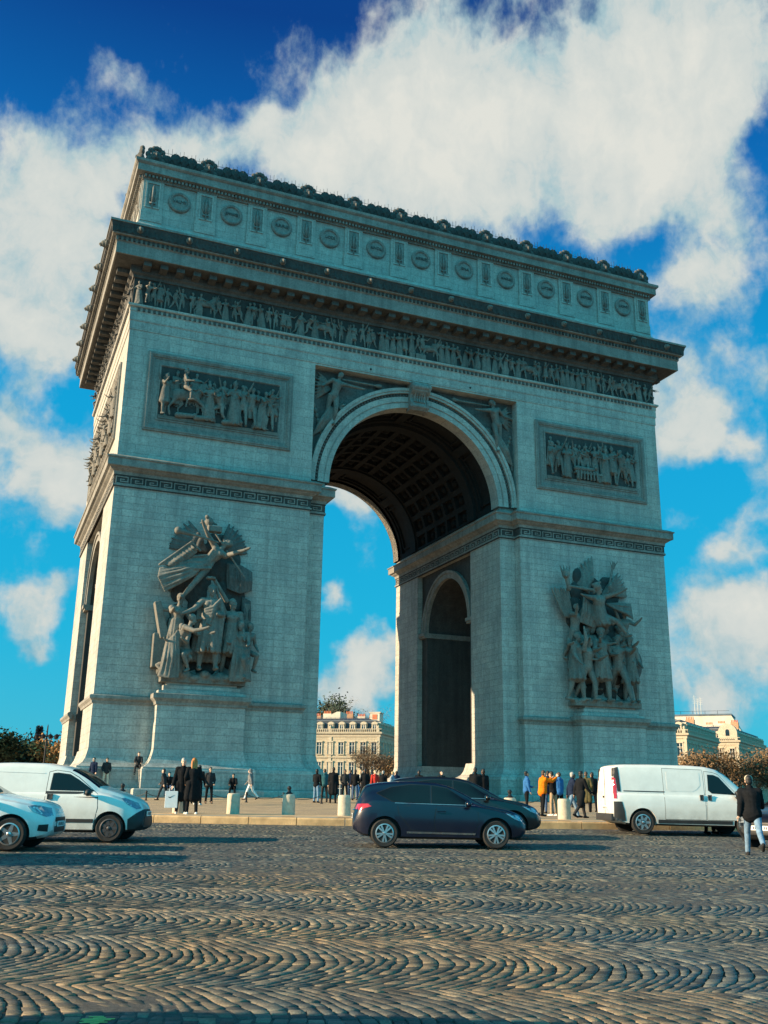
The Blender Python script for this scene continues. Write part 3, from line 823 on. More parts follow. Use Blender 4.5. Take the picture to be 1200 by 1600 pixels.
# the setts: fans of arched rows, every stone modelled
def setts():
    rng = np.random.default_rng(3)
    W0, SP = 2.1, .112
    camr = math.hypot(CAM.x-CTR.x, CAM.y-CTR.y)
    a_c = math.atan2(CAM.y-CTR.y, CAM.x-CTR.x)
    Q = []
    j0 = 0; r = 49.56
    while r < 78.5:
        W = W0*rng.uniform(.88, 1.12)
        rc = r+W/2; dep = camr-rc
        half = .47*max(dep, 2.)+3.0
        if rc > 72: half += 1.0
        na = int(2*half/SP); ns = 19
        off = rng.uniform(0, 1)
        k = np.arange(na+14)[:, None]; i = np.arange(ns)[None, :]
        jit = rng.normal(0, .006, (na+14, 1))
        def S(k, t):     # run position along the strip: apex forward
            u = 2*t-1
            return -half-.6+(k+off)*SP + .62*(1-np.abs(u)**1.8) + .02*np.sin(u*7+k*.7) + .07*np.sin(k*.21+rc)*u + .03*np.sin(k*.53)
        shift = (k % 2)*.5*0.6 + rng.uniform(-.12, .12, (na+14, ns))
        t0 = np.clip((i+shift)/ns, 0.0, 1.0); t1 = np.clip((i+1+np.roll(shift, -1, 1))/ns, 0., 1.)
        t0[:, 0] = 0; t1[:, -1] = 1
        t1[:, :-1] = t0[:, 1:]
        g = .0058
        tt0 = t0+.0042/W; tt1 = t1-.0042/W; g = .0085
        c = []
        for kk, t in ((k, tt0), (k, tt1), (k+1, tt1), (k+1, tt0)):
            s = S(kk, t)+jit*0
            s = s+(g if kk is k else -g)
            c.append(np.stack([s, r+t*W], -1))
        c = np.stack(c, 2).reshape(-1, 4, 2)
        keep = (np.abs(c[:, 0, 0]) < half) & ((tt1-tt0).reshape(-1) > .02)
        Q.append(np.concatenate([c[keep], np.full((keep.sum(), 4, 1), rc)], 2))
        r += W
    q = np.concatenate(Q)                     # (n,4,[run, radius, rc])
    n = len(q)
    q[:, :, :2] += rng.normal(0, .0055, (n, 4, 2))
    ctr = q.mean(1, keepdims=True)
    def world(p):
        a = a_c - 0*p[..., 0] + p[..., 0]/p[..., 2]
        rad = p[..., 1]
        x = CTR.x+rad*np.cos(a); y = CTR.y+rad*np.sin(a)
        z = np.interp(rad, [49.5, 53, 57.5, 61, 65, 72, 80.5], [.66, .52, .42, .38, .30, .14, 0.])
        return x, y, z
    layers = []
    wx, wy, _ = world(ctr[:, 0]); lean = np.clip((ctr[:, 0, 1]-58)/9, .25, 1)[:, None]*(.002+.011*np.clip(np.sin(wx*.55+1.3*np.sin(wy*.5))*np.cos(wy*.6+.8*np.sin(wx*.45))+.25, 0, 1))[:, None]
    lift = rng.normal(0, .0032, (n, 1)); tx = rng.normal(0, .011, (n, 1)); ty = rng.normal(0, .016, (n, 1))
    # each stone leans a little, its leading edge standing proud of the next row
    for f, dz in ((1.0, -.04), (1.0, -.007), (.91, -.001)):
        p = ctr+(q-ctr)*f
        x, y, z = world(p)
        dl = p[..., :2]-ctr[..., :2]
        z = z+dz+lift+dl[..., 0]*(tx+lean)+dl[..., 1]*ty
        layers.append(np.stack([x, y, z], -1))
    x, y, z = world(ctr[:, 0]); top = np.stack([x, y, z+.0018+lift[:, 0]], -1)[:, None]
    V = np.concatenate(layers+[top], 1)       # n,13,3
    base = (np.arange(n)*13)[:, None]
    F = []
    for a in (0, 4):
        for k in range(4):
            F.append([a+k, a+(k+1) % 4, a+4+(k+1) % 4, a+4+k])
    quads = (base[:, :, None]+np.array(F)[None]).reshape(-1, 4)
    tris = (base[:, :, None]+np.array([[8+k, 8+(k+1) % 4, 12] for k in range(4)])[None]).reshape(-1, 3)
    me = bpy.data.meshes.new('setts')
    me.vertices.add(n*13); me.vertices.foreach_set('co', V.reshape(-1))
    nl = quads.size+tris.size
    me.loops.add(nl); me.loops.foreach_set('vertex_index', np.concatenate([quads.reshape(-1), tris.reshape(-1)]).astype(np.int32))
    npoly = len(quads)+len(tris); me.polygons.add(npoly)
    ls = np.concatenate([np.arange(len(quads))*4, quads.size+np.arange(len(tris))*3]).astype(np.int32)
    me.polygons.foreach_set('loop_start', ls)
    me.update(calc_edges=True); me.validate()
    me.materials.append(sett_mat())
    fixn(me)
    return me, n
sm, nset = setts()
tag(link('road', sm), kind='structure')
def bed():
    # sand and dirt between the setts: deep joints in places, washed nearly full in others
    rs = np.arange(49.52, 80.3, .16); a_c = math.atan2(CAM.y-CTR.y, CAM.x-CTR.x); aa = np.linspace(a_c-.42, a_c+.42, 330)
    rr, an = np.meshgrid(rs, aa, indexing='ij'); x = CTR.x+rr*np.cos(an); y = CTR.y+rr*np.sin(an)
    z = np.interp(rr, [49.5, 53, 57.5, 61, 65, 72, 80.5], [.66, .52, .42, .38, .30, .14, 0.])
    m = np.sin(x*.55+1.7*np.sin(y*.43+1))*np.cos(y*.71+1.3*np.sin(x*.37))+.5*np.sin(x*1.7+y*1.1+1.2*np.sin(y*1.3))*np.sin(y*2.1-x*.6)+.25*np.sin(x*4.1+2*np.sin(y*3.3))
    f = np.clip(.5+.75*m+np.clip((68-rr)/12, 0, 1)*.95, 0, 1)
    z = z-.026+.0255*f
    nr, na_ = rr.shape; idx = np.arange(nr*na_).reshape(nr, na_)
    q = np.stack([idx[:-1,:-1], idx[1:,:-1], idx[1:,1:], idx[:-1,1:]], -1).reshape(-1, 4)
    me = bpy.data.meshes.new('road_bed'); me.from_pydata(np.stack([x, y, z], -1).reshape(-1, 3).tolist(), [], q.tolist()); me.materials.append(joint_mat()); fixn(me)
    me.polygons.foreach_set('use_smooth', [True]*len(me.polygons))
    return me
tag(link('road_bed', bed()), kind='structure')
# small yellow-green spray mark on the setts
mb = MB()
for k in range(7):
    p = on(-1.88+.03*math.cos(k*2.6)+.02*abs(k-3), 6.82+.03*(k-3)); q = on(-1.68+.03*math.sin(k*2)-.02*abs(k-3), 6.84+.03*(k-3))
    z = max(p.z, q.z)+.006
    d = Vector((HX.x, HX.y, 0))*.012
    mb.add([p-d+Vector((0,0,.007)), q-d+Vector((0,0,.007)), q+d+Vector((0,0,.007)), p+d+Vector((0,0,.007))], [(0,1,2,3)])
tag(mb.build('spray_mark', simple('lime_paint', (.42,.58,.16), .8)), kind='structure')

# ------------------------------------------------------------------ bollards, chain
M['bollard'] = simple('bollard_granite', (.46,.40,.31), .85, 0, .2, 7, .35)
mb = MB(); mb.lathe([(.0,-.1),(.215,-.1),(.215,0),(.21,.58),(.205,.63),(.185,.665),(.15,.675),(.0,.675)], 28)
bol = mb.mesh('bollard', M['bollard'], R(35)); fixn(bol)
mb = MB(); mb.lathe([(.0,.67),(.12,.67),(.12,.70),(.07,.73),(.045,.79),(.06,.83),(.075,.87),(.05,.92),(.0,.94)], 16)
capm = mb.mesh('iron_cap', M['iron'], R(40)); fixn(capm)
BOL = [(-8.54,-1,'stone bollard with an iron cap beside the van bonnet, leftmost of the row'), (-6.62,0,'stone bollard partly hidden behind the couple with the shopping bag'),
       (-4.83,0,'bare stone bollard midway between the couple and the iron-capped bollard'), (-3.0,1,'stone bollard with a dark iron cap, standing alone between couple and blue hatchback'),
       (-1.16,0,'bare stone bollard against the tail of the dark blue hatchback'), (4.33,1,'stone bollard with an iron cap behind the black saloon bonnet'), (6.12,0,'bare stone bollard beside the person in the orange jacket')]
for lat, cap_, lab in BOL:
    p = on(lat, 33.5); 
    o = empty('bollard', p, 0, lab, 'bollard', 'stone bollards along the kerb')
    link('shaft', bol, o)
    if cap_: link('iron_cap', capm, o)
mb = MB(); mb.lathe([(.0,-.1),(.09,-.1),(.09,.02),(.05,.06),(.04,.42),(.06,.45),(.06,.5),(.03,.54),(.0,.55)], 12)
cpm = mb.mesh('chain_post', M['iron'], R(40)); fixn(cpm)
PST = []
for k in range(17):
    a = math.atan2(CAM.y-CTR.y, CAM.x-CTR.x)+(k-9)*.075
    x, y = CTR.x+27.2*math.cos(a), CTR.y+27.2*math.sin(a)
    PST.append(Vector((x, y, gz(x, y))))
for k, p in enumerate(PST):
    o = link('chain_post', cpm); o.location = p
    tag(o, 'short dark iron post of the low chain barrier in front of the arch', 'post', 'posts of the chain barrier')
for p, q in zip(PST, PST[1:]):
    mb = MB(); pts = []
    for i in range(13):
        t = i/12; c = p.lerp(q, t); c.z += .42-.22*4*t*(1-t); pts.append(c)
    n = 22
    for i in range(n):
        t = (i+.5)/n; c = p.lerp(q, t); c.z += .42-.22*4*t*(1-t)
        t2 = t+.45/n; c2 = p.lerp(q, t2); c2.z += .42-.22*4*t2*(1-t2)
        t1 = t-.45/n; c1 = p.lerp(q, t1); c1.z += .42-.22*4*t1*(1-t1)
        mb.tube([c1, c2], .018, 5)
    mb.tube(pts, .010, 5)
    tag(mb.build('chain', M['iron'], None), 'sagging dark iron chain slung between two short posts before the arch', 'chain', 'chains of the low barrier')
# ================================================================== VEHICLES
def paint(name, c, rough=.28, metal=.0, dirt=.12, low_=.55, coat=.6):
    m, nt, b = nodes(name); L = nt.links
    tc = N(nt, 'ShaderNodeTexCoord').outputs['Object']
    sep = N(nt, 'ShaderNodeSeparateXYZ'); L.new(tc, sep.inputs[0])
    n = noise(nt, tc, 3.5, 6, .65)
    low = N(nt, 'ShaderNodeMapRange'); L.new(sep.outputs[2], low.inputs[0]); low.inputs[1].default_value = .75; low.inputs[2].default_value = .2
    f = math_(nt, 'MULTIPLY', math_(nt, 'ADD', math_(nt, 'MULTIPLY', low.outputs[0], low_), dirt), ramp(nt, n, [(.35,(0,0,0)),(.75,(1,1,1))]), clamp=True)
    cc = mixc(nt, f, c, (.16,.14,.115))
    L.new(cc, b.inputs['Base Color']); b.inputs['Metallic'].default_value = metal
    L.new(math_(nt, 'ADD', rough, math_(nt, 'MULTIPLY', f, .4)), b.inputs['Roughness'])
    b.inputs['Coat Weight'].default_value = coat; b.inputs['Coat Roughness'].default_value = .06
    return m
M['navy'] = paint('navy_metallic_paint', (.002,.005,.019), .3, .0, .0, .06, .22)
M['black'] = paint('black_paint', (.004,.005,.007), .3, 0, .01, .10, .3)
M['white'] = paint('white_van_paint', (.74,.72,.67), .35, 0, .16)
M['white2'] = paint('white_car_paint', (.78,.77,.74), .25, 0, .08)
M['plastic'] = simple('grey_black_plastic', (.022,.023,.025), .6, 0, .2, 8)
M['rubber'] = simple('tyre_rubber', (.014,.014,.014), .85, 0, .3, 10, .2)
M['alloy'] = simple('machined_alloy', (.42,.43,.44), .32, .85, .1, 9)
M['steel'] = simple('painted_steel_wheel', (.05,.05,.055), .5, .3, .2, 9)
M['chrome'] = simple('chrome_trim', (.6,.61,.62), .15, 1., .05)
M['plate'] = simple('plate_white', (.75,.75,.72), .4)
M['ink'] = simple('plate_black', (.01,.01,.01), .5)
def glassmat(name, tint, rough=.03):
    m, nt, b = nodes(name)
    tc = N(nt, 'ShaderNodeTexCoord').outputs['Object']
    nt.links.new(ramp(nt, noise(nt, tc, 4), [(.3, tint), (.7, tuple(x*1.3 for x in tint))]), b.inputs['Base Color'])
    b.inputs['Roughness'].default_value = rough; b.inputs['Transmission Weight'].default_value = .75; b.inputs['IOR'].default_value = 1.25
    b.inputs['Specular IOR Level'].default_value = .5; b.inputs['Coat Weight'].default_value = .5; b.inputs['Coat Roughness'].default_value = .02
    return m
M['glass'] = glassmat('tinted_car_glass', (.25,.30,.32))
M['darkglass'] = simple('privacy_glass', (.004,.005,.006), .03, 0, .1, spec=.35)
M['lampglass'] = simple('clear_lamp_lens', (.35,.38,.40), .08, .3, .25, 20, coat=1)
M['red'] = simple('red_lamp_lens', (.42,.015,.02), .15, 0, .2, 14, coat=1)
M['seat'] = simple('dark_seat_cloth', (.03,.03,.032), .9)

def sm_interp(pts, x, s=.035):
    xs, zs = zip(*sorted(pts))
    o = 0.; wt = 0.
    for d, w_ in ((-2,.15),(-1,.7),(0,1.),(1,.7),(2,.15)):
        o += w_*np.interp(np.asarray(x)+d*s, xs, zs); wt += w_
    return o/wt

class Car:
    def __init__(s, sp):
        s.sp = sp
    def sec(s, x):
        """half cross-section at x, bottom centre to roof centre"""
        sp = s.sp
        zt = float(sm_interp(sp['top'], x)); hw = float(sm_interp(sp['hw'], x)); rw = float(sm_interp(sp['rw'], x)); zb = float(sm_interp(sp['bot'], x))
        be = min(float(sm_interp(sp['belt'], x)), zt-.07)
        rw = min(rw, hw*.96); m = zb+(be-zb)*.52
        r = min(.10, (zt-be)*.5)
        P = [(0,zb),(hw*.82,zb),(hw*.945,zb+.05),(hw*.975,zb+(m-zb)*.5),(hw,m),(hw*.995,m+(be-m)*.45),(hw*.975,be-.05),(hw*.95,be)]
        a = (hw*.93, be+.018); c = (rw, zt-r)
        for t in (.0,.33,.66,1.): P.append((a[0]+(c[0]-a[0])*t+.012*math.sin(PI*t), a[1]+(c[1]-a[1])*t))
        P += [(rw-r*.30, zt-r*.42),(rw-r*.75, zt-r*.10),(rw-r*1.5, zt),(rw*.5, zt+.012),(0,zt+.018)]
        return P
    def side(s, x, z):
        P = s.sec(x); best = None
        for (y0,z0),(y1,z1) in zip(P[2:15], P[3:16]):
            if z0 <= z <= z1 and z1 > z0: return y0+(y1-y0)*(z-z0)/(z1-z0)
        return P[13][0] if z > P[13][1] else P[3][0]
    def topz(s, x, y):
        P = s.sec(x); y = abs(y)
        Q = P[11:]
        for (y0,z0),(y1,z1) in zip(Q, Q[1:]):
            if y1 <= y <= y0 and y0 > y1: return z0+(z1-z0)*(y-y0)/(y1-y0)
        return Q[0][1]
    def stations(s):
        x0, x1 = s.sp['x0'], s.sp['x1']
        n = int((x1-x0)/.05)
        xs = [x0+(x1-x0)*i/n for i in range(n+1)]
        xs += [x0+d for d in (.008,.02,.035)]+[x1-d for d in (.008,.02,.035)]
        return sorted(xs)
    def panel(s, mb, poly, off, side, th=.012, step=.07):
        bm = bmesh.new()
        f = bm.faces.new([bm.verts.new((x, 0, z)) for x, z in poly])
        xs = [p[0] for p in poly]; zs = [p[1] for p in poly]
        def cuts(lo, hi, no, mk):
            n = int((hi-lo)/step)
            for i in range(1, n+1):
                bmesh.ops.bisect_plane(bm, geom=bm.verts[:]+bm.edges[:]+bm.faces[:], plane_co=mk(lo+(hi-lo)*i/(n+1)), plane_no=no)
        cuts(min(xs), max(xs), (1,0,0), lambda t: (t,0,0)); cuts(min(zs), max(zs), (0,0,1), lambda t: (0,0,t))
        r = bmesh.ops.extrude_face_region(bm, geom=bm.faces[:])
        nv = {g for g in r['geom'] if isinstance(g, bmesh.types.BMVert)}
        for v in bm.verts:
            y = s.side(v.co.x, v.co.z)
            v.co.y = side*(y+(off if v in nv else off-th))
        mb.addbm(bm)
    def band(s, mb, xa, xb, j0, j1, off=.004):
        """skin of the body between stations xa..xb and section rows j0..j1, both sides (a screen)"""
        xs = [xa+(xb-xa)*i/14 for i in range(15)]
        cols = []
        for x in xs:
            P = s.sec(x)[j0:j1+1]
            row = [(x, -y, z) for y, z in P]+[(x, y, z) for y, z in reversed(P[:-1])]
            cols.append(row)
        m = len(cols[0]); vs = []; fs = []
        for d in (off, off-.014):
            for c in cols: vs += [(x+d*s.sp.get('nx', 0), y, z+d) for x, y, z in c]
        K = len(cols)
        for L_ in (0, 1):
            o = L_*K*m
            for i in range(K-1):
                for k in range(m-1): fs.append((o+i*m+k, o+i*m+k+1, o+(i+1)*m+k+1, o+(i+1)*m+k))
        for i in range(K-1):
            for k in (0, m-1): fs.append((i*m+k, (i+1)*m+k, K*m+(i+1)*m+k, K*m+i*m+k))
        for k in range(m-1):
            for i in (0, K-1): fs.append((i*m+k, i*m+k+1, K*m+i*m+k+1, K*m+i*m+k))
        mb.add(vs, fs)
    def body(s):
        sp = s.sp; xs = s.stations(); vs = []; fs = []
        for x in xs:
            P = s.sec(x); vs += [(x, -y, z) for y, z in P]+[(x, y, z) for y, z in reversed(P[1:-1])]
        m = len(s.sec(0))*2-2
        for i in range(len(xs)-1):
            for k in range(m): fs.append((i*m+k, (i+1)*m+k, (i+1)*m+(k+1) % m, i*m+(k+1) % m))
        fs += [tuple(range(m)), tuple(range((len(xs)-1)*m+m-1, (len(xs)-1)*m-1, -1))]
        mb = MB(); mb.add(vs, fs); me = mb.mesh('body'); fixn(me)
        for wx in sp['wheels']:
            c = MB()
            for sd_ in (-1, 1):
                c.tube([(wx, sd_*(sp['W']/2-.30), sp['wr']), (wx, sd_*(sp['W']/2+.3), sp['wr'])], sp['wr']+.065, 40)
            cm = c.mesh('c'); fixn(cm); me = boolean(me, cm)
        if sp.get('cuts'):
            bm = bmesh.new(); bm.from_mesh(me)
            for co, no in sp['cuts']: bmesh.ops.bisect_plane(bm, geom=bm.verts[:]+bm.edges[:]+bm.faces[:], plane_co=co, plane_no=no)
            bm.to_mesh(me); bm.free()
        me.materials.clear(); me.materials.append(s.paint); me.materials.append(M['plastic'])
        pred = sp.get('dark', lambda x, y, z: False)
        for p in me.polygons:
            c = p.center
            rw_ = any(math.hypot(c.x-wx, c.z-sp['wr']) < sp['wr']+.062 and abs(c.y) < sp['W']/2-.03 for wx in sp['wheels'])
            p.material_index = 1 if rw_ or c.z < sp['sill'] or pred(c.x, abs(c.y), c.z) else 0
        me.polygons.foreach_set('use_smooth', [True]*len(me.polygons)); me.set_sharp_from_angle(angle=R(28))
        return me

def wheel(parent, x, y, r, w, kind, sgn):
    """tyre with a rim as its sub-part; sgn = outward side"""
    Rm = Matrix.Translation((0,0,0)) @ Matrix.Rotation(-sgn*PI/2, 4, 'X')
    mb = MB()
    ri = r*.66
    mb.lathe([(ri,-w/2),(r*.9,-w/2),(r*.97,-w/2+.02),(r,-w/2+.05),(r,w/2-.05),(r*.97,w/2-.02),(r*.9,w/2),(ri,w/2-.01),(ri,-w/2)][:-1], 36, Rm)
    t = mb.build('wheel', M['rubber'], parent, R(40)); t.location = (x, y, r)
    mb = MB(); mb.lathe([(0,-w*.2),(ri+.004,-w*.2),(ri+.004,w/2-.004),(ri-.018,w/2+.004),(ri-.03,w/2-.03),(ri-.035,-w*.18),(0,-w*.18)], 36, Rm)
    db = MB(); db.lathe([(0,-w*.17),(ri-.038,-w*.17),(ri-.038,w*.02),(0,w*.02)], 24, Rm); db.build('brake_disc', M['steel'], t)
    if kind == 'alloy':
        for k in range(10):
            a = 2*PI*k/10+(.11 if k % 2 else -.11)
            c, s_ = math.cos(a), math.sin(a); c2, s2 = math.cos(a+.06), math.sin(a+.06)
            vs = []
            for zz in (w/2-.035, w/2+.002):
                for rr, hw_ in ((.03,.014),(ri-.012,.023)):
                    for q in (-1, 1): vs.append(Rm @ Vector((rr*c-q*hw_*s_, rr*s_+q*hw_*c, zz-(.0 if rr > .1 else -.004))))
            mb.add(vs, [(0,1,3,2),(4,6,7,5),(0,4,5,1),(2,3,7,6),(0,2,6,4),(1,5,7,3)])
    else:
        n = 5 if kind == 'hub5' else 7
        for k in range(n):
            a = 2*PI*k/n
            c, s_ = math.cos(a), math.sin(a); vs = []
            for zz in (w/2-.05, w/2-.008):
                for rr, hw_ in ((.03,.045),(ri-.012,.026)):
                    for q in (-1, 1): vs.append(Rm @ Vector((rr*c-q*hw_*s_, rr*s_+q*hw_*c, zz)))
            mb.add(vs, [(0,1,3,2),(4,6,7,5),(0,4,5,1),(2,3,7,6),(0,2,6,4),(1,5,7,3)])
    mb.lathe([(0,.0),(.045,.0),(.045,w/2-.004),(.03,w/2+.006),(0,w/2+.008)], 14, Rm)
    mb.build('rim', M['alloy'] if kind != 'steel' else M['steel'], t, R(35))
    return t

def grow(poly, d):
    cx = sum(p[0] for p in poly)/len(poly); cz = sum(p[1] for p in poly)/len(poly)
    o = []
    for x, z in poly:
        l = math.hypot(x-cx, z-cz); o.append((x+(x-cx)/l*d, z+(z-cz)/l*d))
    return o

def build_car(name, sp, pm, label, cat, rim='alloy', group=None):
    root = empty(name, (0,0,0), 0, label, cat, group)
    c = Car(sp); c.paint = pm
    link('body', c.body(), root)
    for sgn in (-1, 1):
        for wx in sp['wheels']: wheel(root, wx, sgn*(sp['W']/2-.125), sp['wr'], .2, rim, sgn)
        for d in sp['doors']:
            mb = MB(); c.panel(mb, d['poly'], .0035, sgn); do = mb.build('door', pm, root, R(30))
            mb = MB(); c.panel(mb, grow(d['poly'], .016), .0012, sgn, .004); mb.build('door_seal', M['ink'], do)
            if 'handle' in d:
                hx, hz = d['handle']; y = c.side(hx, hz)
                mb = MB(); hw_, hh = d.get('hs', (.09,.018))
                mb.cbox(hx-hw_, hx+hw_, sgn*(y+.002), sgn*(y+.035), hz-hh, hz+hh, .008)
                mb.build('handle', d.get('hm', pm), do, R(30))
            for wpoly in d.get('win', []):
                mb = MB(); c.panel(mb, grow(wpoly, .022), .006, sgn); mb.build('window_frame', M['ink'], do)
                mb = MB(); c.panel(mb, wpoly, .0095, sgn); mb.build('window', M['darkglass'], do, R(30))
        for wpoly in sp.get('wins', []):
            mb = MB(); c.panel(mb, grow(wpoly, .02), .004, sgn); wf = mb.build('window_frame', M['ink'], root)
            mb = MB(); c.panel(mb, wpoly, .0075, sgn); mb.build('window', M['darkglass'], wf, R(30))
        for nm, poly, mk in sp['side']:
            mb = MB(); c.panel(mb, poly, .008, sgn, .02, .04); mb.build(nm, M[mk], root, R(30))
        if sp.get('mirror'):
            mx, mz = sp['mirror']; y = c.side(mx, mz)
            mb = MB(); mb.ball((mx, sgn*(y+.14), mz+.05), .075, .10, .075*sp.get('mtall', 1), 14, 9); mb.tube([(mx+.01, sgn*(y-.02), mz), (mx, sgn*(y+.09), mz+.03)], .025, 8)
            mo = mb.build('wing_mirror', M[sp.get('mm', 'plastic')], root, True)
            mb = MB(); mb.box(mx-.079, mx-.072, sgn*(y+.07), sgn*(y+.215), mz+.0, mz+.1); mb.build('mirror_glass', M['chrome'], mo)
    mb = MB(); c.band(mb, *sp['screen'], 12, 16); mb.build('windscreen', M['darkglass'], root, R(30))
    if sp.get('rear'):
        mb = MB(); c.band(mb, *sp['rear'], 12, 16); mb.build('rear_window', M['darkglass'], root, R(30))
    for nm, mk, bx in sp.get('boxes', []):
        mb = MB(); mb.cbox(*bx, .01); mb.build(nm, M[mk], root, R(30))
    # number plates
    for xs_, z, txt in sp.get('plates', []):
        sg = 1 if xs_ > 0 else -1
        mb = MB(); mb.cbox(xs_-.006, xs_+.006, -.26, .26, z-.055, z+.055, .004); pl = mb.build('number_plate', M['plate'], root)
        mb = MB()
        for k, yy in enumerate((-.17,-.12,-.04,.01,.06,.14,.19)): mb.box(xs_+sg*.0062, xs_+sg*.0082, yy-.015, yy+.015, z-.032, z+.032)
        mb.build('plate_mark', M['ink'], pl)
    return root

def shut(n0, n1): return None
HATCH = dict(x0=-2.03, x1=2.02, W=1.78, wr=.315, wheels=(1.27,-1.31), sill=.255,
    top=[(2.03,.52),(2.0,.66),(1.93,.74),(1.8,.80),(1.5,.88),(1.1,.95),(.92,1.01),(.6,1.20),(.25,1.375),(-.05,1.44),(-.6,1.47),(-1.1,1.46),(-1.5,1.42),(-1.74,1.37),(-1.82,1.25),(-1.92,1.02),(-1.97,.92),(-2.0,.80),(-2.02,.62),(-2.03,.52)],
    hw=[(2.03,.50),(1.98,.60),(1.88,.72),(1.7,.81),(1.4,.865),(1.1,.885),(0,.885),(-1.1,.885),(-1.4,.88),(-1.7,.83),(-1.85,.77),(-1.96,.69),(-2.03,.60)],
    rw=[(2.03,.40),(1.6,.60),(1.0,.70),(.88,.70),(.3,.60),(-.4,.58),(-1.2,.56),(-1.65,.53),(-1.85,.60),(-2.03,.5)],
    bot=[(2.03,.36),(1.95,.27),(1.7,.21),(1.2,.19),(-1.3,.2),(-1.8,.25),(-1.95,.33),(-2.03,.40)],
    belt=[(2.03,.5),(1.7,.74),(1.3,.83),(.9,.90),(.2,.93),(-.6,.96),(-1.2,1.01),(-1.6,1.03),(-1.9,.88),(-2.03,.6)],
    screen=(.90,.17), rear=(-1.76,-1.93), mirror=(.62,.93), mm='navy',
    doors=[dict(poly=[(.80,.42),(.86,.62),(.84,.885),(-.10,.935),(-.16,.6),(-.12,.36),(.7,.34)], handle=(-.0,.80), hm=None),
           dict(poly=[(-.14,.36),(-.18,.6),(-.12,.94),(-1.02,.975),(-.98,.74),(-.78,.52),(-.70,.40)], handle=None)],
    wins=[[(.74,.965),(.16,1.325),(-.20,1.385),(-.22,.975)],[(-.27,.98),(-.25,1.39),(-.72,1.395),(-1.15,1.335),(-1.50,1.20),(-1.12,1.02)]],
    side=[('headlight',[(1.97,.62),(1.86,.74),(1.58,.81),(1.50,.79),(1.72,.66),(1.9,.60)],'lampglass'),('tail_light',[(-1.985,.84),(-1.94,.95),(-1.70,.96),(-1.62,.90),(-1.78,.86),(-1.86,.80)],'red'),
          ('window_trim',[(.80,.948),(.80,.958),(-1.08,.990),(-1.08,.980)],'alloy'),('sill_trim',[(.78,.30),(.80,.34),(-.80,.36),(-.80,.32)],'chrome')],
    boxes=[('number_plate_lamp','chrome',(-2.035,-1.99,-.2,.2,.80,.83)),('lower_grille','ink',(1.93,2.025,-.42,.42,.34,.46)),('upper_grille','ink',(1.99,2.035,-.38,.38,.545,.63))],
    plates=[(2.04,.50,''),(-2.04,.68,'')])
for d in HATCH['doors']:
    if d.get('handle') is None: d.pop('handle', None)
    d.pop('hm', None)
VAN = dict(x0=-2.39, x1=2.39, W=1.9, wr=.335, wheels=(1.55,-1.55), sill=.30,
    top=[(2.39,.62),(2.36,.86),(2.28,.98),(2.1,1.05),(1.75,1.16),(1.62,1.22),(1.35,1.46),(1.0,1.76),(.75,1.88),(.45,1.94),(.0,1.965),(-1.2,1.97),(-2.0,1.955),(-2.25,1.93),(-2.33,1.88),(-2.37,1.75),(-2.385,1.3),(-2.39,.9)],
    hw=[(2.39,.60),(2.3,.74),(2.1,.86),(1.8,.93),(1.4,.95),(-1.6,.95),(-2.2,.935),(-2.34,.91),(-2.39,.87)],
    rw=[(2.39,.5),(1.9,.74),(1.62,.80),(1.0,.76),(.5,.79),(-1.5,.80),(-2.2,.80),(-2.39,.80)],
    bot=[(2.39,.40),(2.2,.28),(1.8,.24),(-2.0,.26),(-2.3,.34),(-2.39,.40)],
    belt=[(2.39,.6),(2.0,.95),(1.62,1.08),(1.0,1.10),(-2.39,1.12)],
    screen=(1.60,.84), mirror=(1.25,1.10), mtall=1.7,
    doors=[dict(poly=[(1.30,.44),(1.36,.75),(1.34,1.12),(.80,1.72),(.62,1.78),(.38,1.80),(.36,.44)], handle=(.46,1.06), hs=(.05,.075), hm=M['plastic'], win=[[(1.24,1.16),(.80,1.63),(.66,1.69),(.48,1.70),(.46,1.28),(.56,1.20)]]),
           dict(poly=[(.32,.44),(.32,1.84),(-.88,1.86),(-.88,.44)], handle=(.22,1.06), hs=(.05,.075), hm=M['plastic'])],
    side=[('side_rail',[(-.86,1.185),(-.86,1.21),(-2.08,1.215),(-2.08,1.19)],'ink'),('lower_panel',[(1.1,.42),(1.1,.32),(-1.1,.32),(-1.1,.42)],'plastic'),
          ('tail_light',[(-2.375,.98),(-2.375,1.58),(-2.30,1.58),(-2.27,1.3),(-2.29,.98)],'red'),('corner_vent',[(-2.372,1.62),(-2.36,1.84),(-2.20,1.88),(-2.16,1.18),(-2.25,1.18),(-2.28,1.5)],'plastic'),
          ('rear_bumper_corner',[(-2.382,.42),(-2.382,.90),(-2.15,.90),(-2.08,.62),(-2.05,.36),(-2.3,.36)],'plastic'),
          ('headlight',[(2.34,.72),(2.28,.94),(2.0,1.0),(1.9,.96),(2.1,.80)],'lampglass'),
          ('pressed_panel',[(.10,1.28),(-.02,1.22),(-.70,1.22),(-.78,1.28),(-.78,1.76),(.22,1.76),(.22,1.40)],'white')],
    boxes=[('rear_door_gap','ink',(-2.396,-2.386,-.006,.006,.5,1.85)),('rear_bumper','plastic',(-2.46,-2.36,-.84,.84,.36,.56)),('rear_handle','plastic',(-2.41,-2.385,.06,.2,1.0,1.06)),('lower_grille','ink',(2.30,2.40,-.5,.5,.42,.60))],
    plates=[(-2.40,.72,''),(2.40,.66,'')])
